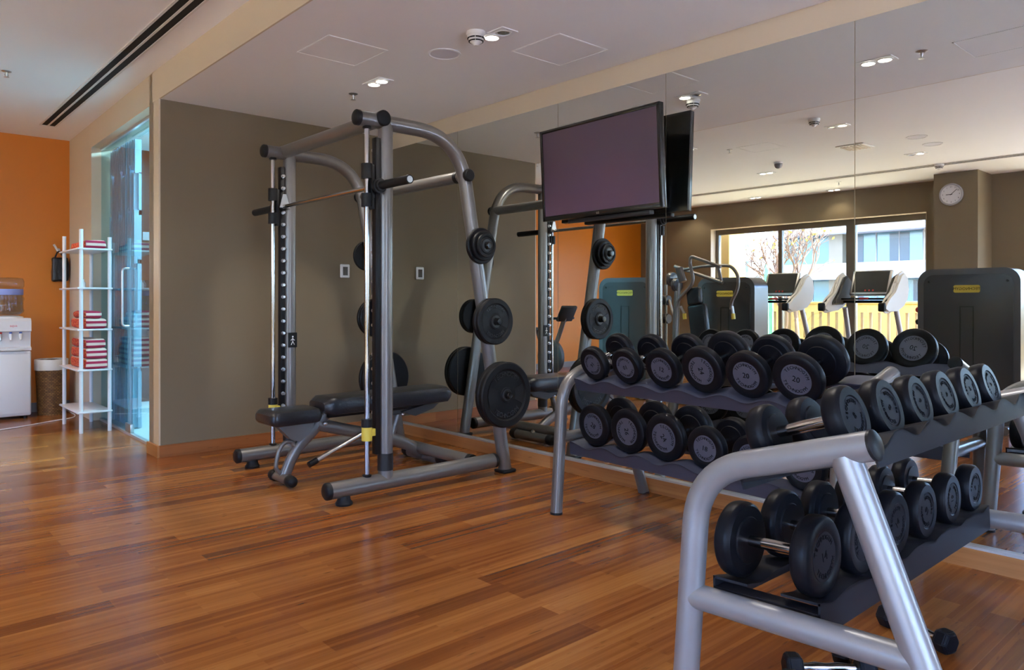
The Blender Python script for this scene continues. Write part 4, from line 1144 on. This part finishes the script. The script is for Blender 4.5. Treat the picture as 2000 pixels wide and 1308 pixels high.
def treadmill(y, xc, label):
    """console screen faces +x (the mirror); deck runs from the console towards +x"""
    t = thing('treadmill', label, 'treadmill', (xc, y, 0), 0, 'treadmills in front of the window')
    bm = bx((-.45, -.42, .03), (1.45, .42, .15), .03, 3); obj('deck', bm, M['darkgrey'], t)
    obj('belt', bx((-.25, -.26, .15), (1.42, .26, .157)), M['black'], t, False)
    obj('motor_hood', bx((-.62, -.40, .03), (-.2, .40, .25), .06, 4), M['offwhite'], t)
    for s in (-1, 1):
        obj('upright', tb(fillet([(-.30, s * .36, .10), (-.18, s * .35, .60), (.02, s * .33, 1.12)], .3), .034, 18), M['alu'], t)
        # broad side shell sweeping from behind the console down to the hand grip
        prof = [(-.20, 1.36), (-.16, 1.52), (-.04, 1.60), (.08, 1.56), (.15, 1.44), (.24, 1.30), (.42, 1.21), (.58, 1.17), (.60, 1.09), (.48, 1.05), (.20, 1.08), (-.02, 1.12), (-.15, 1.22)]
        ya, yb_ = sorted((s * .345, s * .425)); bm = B(); prism(bm, prof, ya, yb_, 'XZ')
        bmesh.ops.bevel(bm, geom=[e for e in bm.edges if abs(e.verts[0].co.y - e.verts[1].co.y) < 1e-5], offset=.03, segments=4, affect='EDGES')
        sh = obj('side_wing', bm, M['offwhite'], t)
        inner = [(.03 + (x - .03) * .86, 1.335 + (z - 1.335) * .84) for x, z in prof[:7]] + [(.40, 1.16), (.10, 1.16), (-.10, 1.24)]
        ya, yb_ = sorted((s * .30, s * .350)); bm = B(); prism(bm, inner, ya, yb_, 'XZ')
        bmesh.ops.bevel(bm, geom=[e for e in bm.edges if abs(e.verts[0].co.y - e.verts[1].co.y) < 1e-5], offset=.02, segments=3, affect='EDGES')
        obj('wing_lining', bm, M['darkgrey'], sh)
        obj('grip_end', bx((.56, s * .385 - .042, 1.075), (.625, s * .385 + .042, 1.185), .02, 3), M['cap'], t)
    cs = obj('console', xform(bx((-.035, -.26, -.17), (.015, .26, .20), .02, 3), Matrix.Translation((-.02, 0, 1.44)) @ Matrix.Rotation(-.42, 4, 'Y')), M['alu'], t)
    mt = Matrix.Translation((-.02, 0, 1.44)) @ Matrix.Rotation(-.42, 4, 'Y')
    obj('screen', xform(bx((.014, -.225, -.13), (.018, .225, .178)), mt), M['consolescreen'], cs, False)
    bm = B()
    for k in range(3): lathe(bm, [(0, .004), (.012, .004), (.013, 0)], (.017, -.05 + k * .05, -.105), (1, 0, 0), 12)
    obj('button', xform(bm, mt), M['red'], cs)
    obj('shelf_tray', bx((.0, -.33, 1.225), (.20, .33, 1.25), .01), M['cap'], t)
    obj('emergency_stop', bx((.19, -.06, 1.232), (.208, .06, 1.255), .004), M['red'], t)
    obj('cross_handle', tb([(.12, -.36, 1.20), (.12, .36, 1.20)], .018, 14), M['cap'], t)
treadmill(5.47, -2.60, 'treadmill facing the window beside the press machine, its display reflected')
treadmill(4.19, -2.60, 'treadmill facing the window nearer the clock column, its display reflected')

# exercise bike in front of the orange wall
eb = thing('exercise_bike', 'dark upright exercise bike reflected in front of the orange wall', 'exercise bike', (-.40, 7.75, 0))
obj('base_beam', tb([(0, -.55, .05), (0, .55, .05)], .035, 16), M['darkgrey'], eb)
for y in (-.55, .55): obj('foot_bar', tb([(-.25, y, .04), (.25, y, .04)], .035, 16), M['darkgrey'], eb)
obj('flywheel_housing', lt([(0, -.06), (.22, -.06), (.26, -.03), (.26, .03), (.22, .06), (0, .06)], (0, .28, .36), (1, 0, 0), 32), M['darkgrey'], eb)
obj('front_post', tb(fillet([(0, .32, .3), (0, .10, .70), (0, -.02, .98)], .2), .035, 16), M['silver'], eb)
obj('seat_post', tb([(0, .38, .3), (0, .58, .74)], .03, 16), M['silver'], eb)
obj('saddle', bx((-.11, .46, .74), (.11, .74, .80), .03, 3), M['vinyl'], eb)
hbm = B()
for s in (-1, 1): tube(hbm, fillet([(0, 0, .93), (s * .22, -.02, .96), (s * .24, .20, .92), (s * .23, .30, .80)], .08), .018, 12)
obj('handlebar', hbm, M['cap'], eb)
obj('console', xform(bx((-.16, -.02, -.13), (.16, .03, .13), .02), Matrix.Translation((0, -.06, 1.02)) @ Matrix.Rotation(.5, 4, 'X')), M['cap'], eb)
obj('book_rest', bx((-.13, -.03, .925), (.13, .07, .94), .004), M['offwhite'], eb)
obj('crank', lt([(0, -.09), (.02, -.09), (.02, .09), (0, .09)], (0, .28, .33), (1, 0, 0), 14), M['steel'], eb)

# ------------------------------------------------------------------ outside the window
struct('sky_blocker_roof', bx((XW - .3, -6.3, HIGH + .2), (7, YN - .2, HIGH + .4)), M['stone'], label='added unseen roof behind the camera, blocks the sky from the rear glazing')  # canopy added out of view to keep sky light off the rear glazing
struct('bounce_floor', bx((XW - .3, -9, -.16), (7, YN - .2, -.02)), M['stone'], label='added unseen floor behind the camera, bounces sunlight up to the ceiling')  # pale bluish ground added out of view as a reflector for the ceiling
tag(struct('balcony_floor', bx((-8.3, -9, -.16), (XW - .3, 14, -.02)), mat('warm_balcony_tile', (.50, .41, .28), .7, var=.1, scale=5)), 'sunlit tiled balcony floor outside', 'balcony')
bm = B()
PX0, PX1 = -8.15, -7.98
box(bm, (PX0, -6, -.02), (PX1, 14, .42)); box(bm, (PX0, -6, .98), (PX1, 14, 1.16)); box(bm, (PX0 - .03, -6, 1.16), (PX1 + .03, 14, 1.20))
y = -6
while y < 14: box(bm, (PX0, y, .42), (PX1, y + .11, .98)); y += .175
o = struct('parapet', bm, M['yellowwall']); tag(o, 'sunlit yellow balcony parapet with narrow upright slots', 'parapet', kind='structure')
o = struct('balcony_pier', bx((-5.9, 8.0, -.1), (-5.3, 8.9, 4.0)), M['yellowwall']); tag(o, 'yellow wall pier at the end of the balcony', 'wall', kind='structure')

rt = random.Random(11)
tree = thing('bare_tree', 'bare pale branching tree with a few yellow leaves beyond the window', 'tree', (-7.3, 7.9, -.02))
bm = B(); tips = []
def grow(p, d_, L, r, depth):
    n = 4; pts = [p]; rr = [r]; q = p.copy(); dd = d_.copy()
    for i in range(n):
        dd = (dd + Vector((rt.uniform(-.22, .22), rt.uniform(-.22, .22), rt.uniform(-.06, .14)))).normalized(); q = q + dd * L / n; pts.append(q.copy()); rr.append(r * (1 - .38 * (i + 1) / n))
    tube(bm, pts, rr, 7 if depth > 1 else 10)
    if depth >= 5: tips.append(q); return
    for k in range(3 if depth < 4 else 2):
        a = rt.uniform(0, 2 * PI); sp2 = rt.uniform(.45, .95)
        nd = (dd + Vector((math.cos(a) * sp2, math.sin(a) * sp2, rt.uniform(-.1, .35)))).normalized()
        grow(pts[-1 - (k % 2)], nd, L * rt.uniform(.60, .82), r * .60, depth + 1)
for y_, lean in ((-.12, (0.05, .12, 1)), (.10, (-.05, -.25, 1)), (-.35, (.05, -.05, 1))):
    grow(Vector((0, y_, 0)), Vector(lean).normalized(), 1.15, .055, 0 if y_ > -.3 else 1)
obj('branch', bm, M['bark'], tree)
bm = B()
for q in rt.sample(tips, min(130, len(tips))):
    s = rt.uniform(.03, .06); a = Vector((rt.uniform(-1, 1), rt.uniform(-1, 1), rt.uniform(-1, 1))).normalized(); c_ = a.orthogonal().normalized()
    v = [bm.verts.new(q + a * s), bm.verts.new(q + c_ * s * .5), bm.verts.new(q - a * s), bm.verts.new(q - c_ * s * .5)]; bm.faces.new(v)
o = obj('leaf', bm, M['leafyellow'], tree, False); o['kind'] = 'stuff'
for i, (px, X, h_, r) in enumerate(((1497, 14.2, 2.0, .045), (1506, 14.4, 1.85, .05), (1489, 14.4, 1.5, .045), (1446, 14.6, 1.3, .05))):
    p = refl(px, 650, X); bm = B(); prof = []
    lathe(bm, [(0, 0), (r * .85, 0), (r, h_ * .3), (r * .95, h_ * .85), (r * .6, h_ * .97), (0, h_)], (0, 0, 0), seg=14)
    for v in bm.verts:
        a = math.atan2(v.co.y, v.co.x); f = 1 + .14 * math.cos(7 * a); v.co.x *= f; v.co.y *= f
    o = obj('cactus', bm, M['cactus'], None, True, (p.x, p.y, -.02))
    tag(o, ['tallest green column cactus on the balcony', 'thick green column cactus beside the tallest one', 'shorter green column cactus by the tree trunk', 'lone green column cactus near the yellow pier'][i], 'cactus', 'column cacti on the balcony')
p = refl(1490, 652, 13.9); bm = B()
for k in range(150):
    a = rt.uniform(0, 2 * PI); rr_ = rt.uniform(0, .42); q = Vector((rr_ * math.cos(a) * .4, rr_ * math.sin(a), rt.uniform(.0, .28)))
    d_ = Vector((rt.uniform(-1, 1), rt.uniform(-1, 1), rt.uniform(.3, 1.2))).normalized() * .12; c_ = d_.orthogonal().normalized() * .02
    bm.faces.new([bm.verts.new(q), bm.verts.new(q + d_ * .5 + c_), bm.verts.new(q + d_), bm.verts.new(q + d_ * .5 - c_)])
tag(obj('low_shrub', bm, mat('bright_leaf', (.35, .50, .05), .6), None, False, (p.x, p.y, -.02)), 'low bright green planting at the foot of the cacti', 'plant', kind='stuff')

def high_rise(name, cx, cy, wx, wy, z0, z1, fl, label, seed, rz=0):
    t = thing(name, label, 'building', (cx, cy, z0), rz); H = z1 - z0; r_ = random.Random(seed)
    obj('glass_body', bx((-wx / 2, -wy / 2, 0), (wx / 2, wy / 2, H)), M['blueglass'], t, False)
    k = 0; z = .4
    sl = B(); gl = B(); col = B(); dark = B()
    while z < H:
        prism(sl, rrect(-wx / 2 - 1.6, -wy / 2 - .8, wx / 2 + 1.9, wy / 2 + .8, 2.2, 6), z, z + 1.15)
        n = int(wy / 1.5)
        for i in range(n):
            yy = -wy / 2 + (i + .5) * wy / n
            box(sl, (wx / 2, yy - .04, z + 1.15), (wx / 2 + .06, yy + .04, z + fl))
            if r_.random() < .28: box(dark, (wx / 2 + .0, yy - .65, z + 1.2), (wx / 2 + .04, yy + .65, z + fl - .1))
        prism(gl, rrect(-wx / 2 - 1.5, -wy / 2 - .7, wx / 2 + 1.8, wy / 2 + .7, 2.2, 6), z + 1.15, z + 1.75) if k % 2 else None
        z += fl; k += 1
    for yy in (-wy * .28, wy * .18): box(col, (wx / 2 - .2, yy - .5, 0), (wx / 2 + .9, yy + .5, H))
    obj('balcony_band', sl, M['whiterender'], t); obj('railing_glass', gl, M['blueglass'], t); obj('pier', col, mat('beige_render', (.17, .14, .10), .8), t, False); obj('dark_window', dark, M['navy'], t, False)
high_rise('apartment_tower', -52, 22.0, 10, 14.0, -24, 40, 3.3, 'pale apartment tower with curved white balcony bands beyond the balcony', 3)
high_rise('apartment_tower', -70, 51.0, 10, 5, -24, 9, 3.3, 'narrow distant apartment tower left of the tree', 5)
tag(struct('street_ground', bx((-140, -120, -24.6), (-9, 160, -24)), M['stone']), 'distant sunlit ground below the balcony', 'ground')
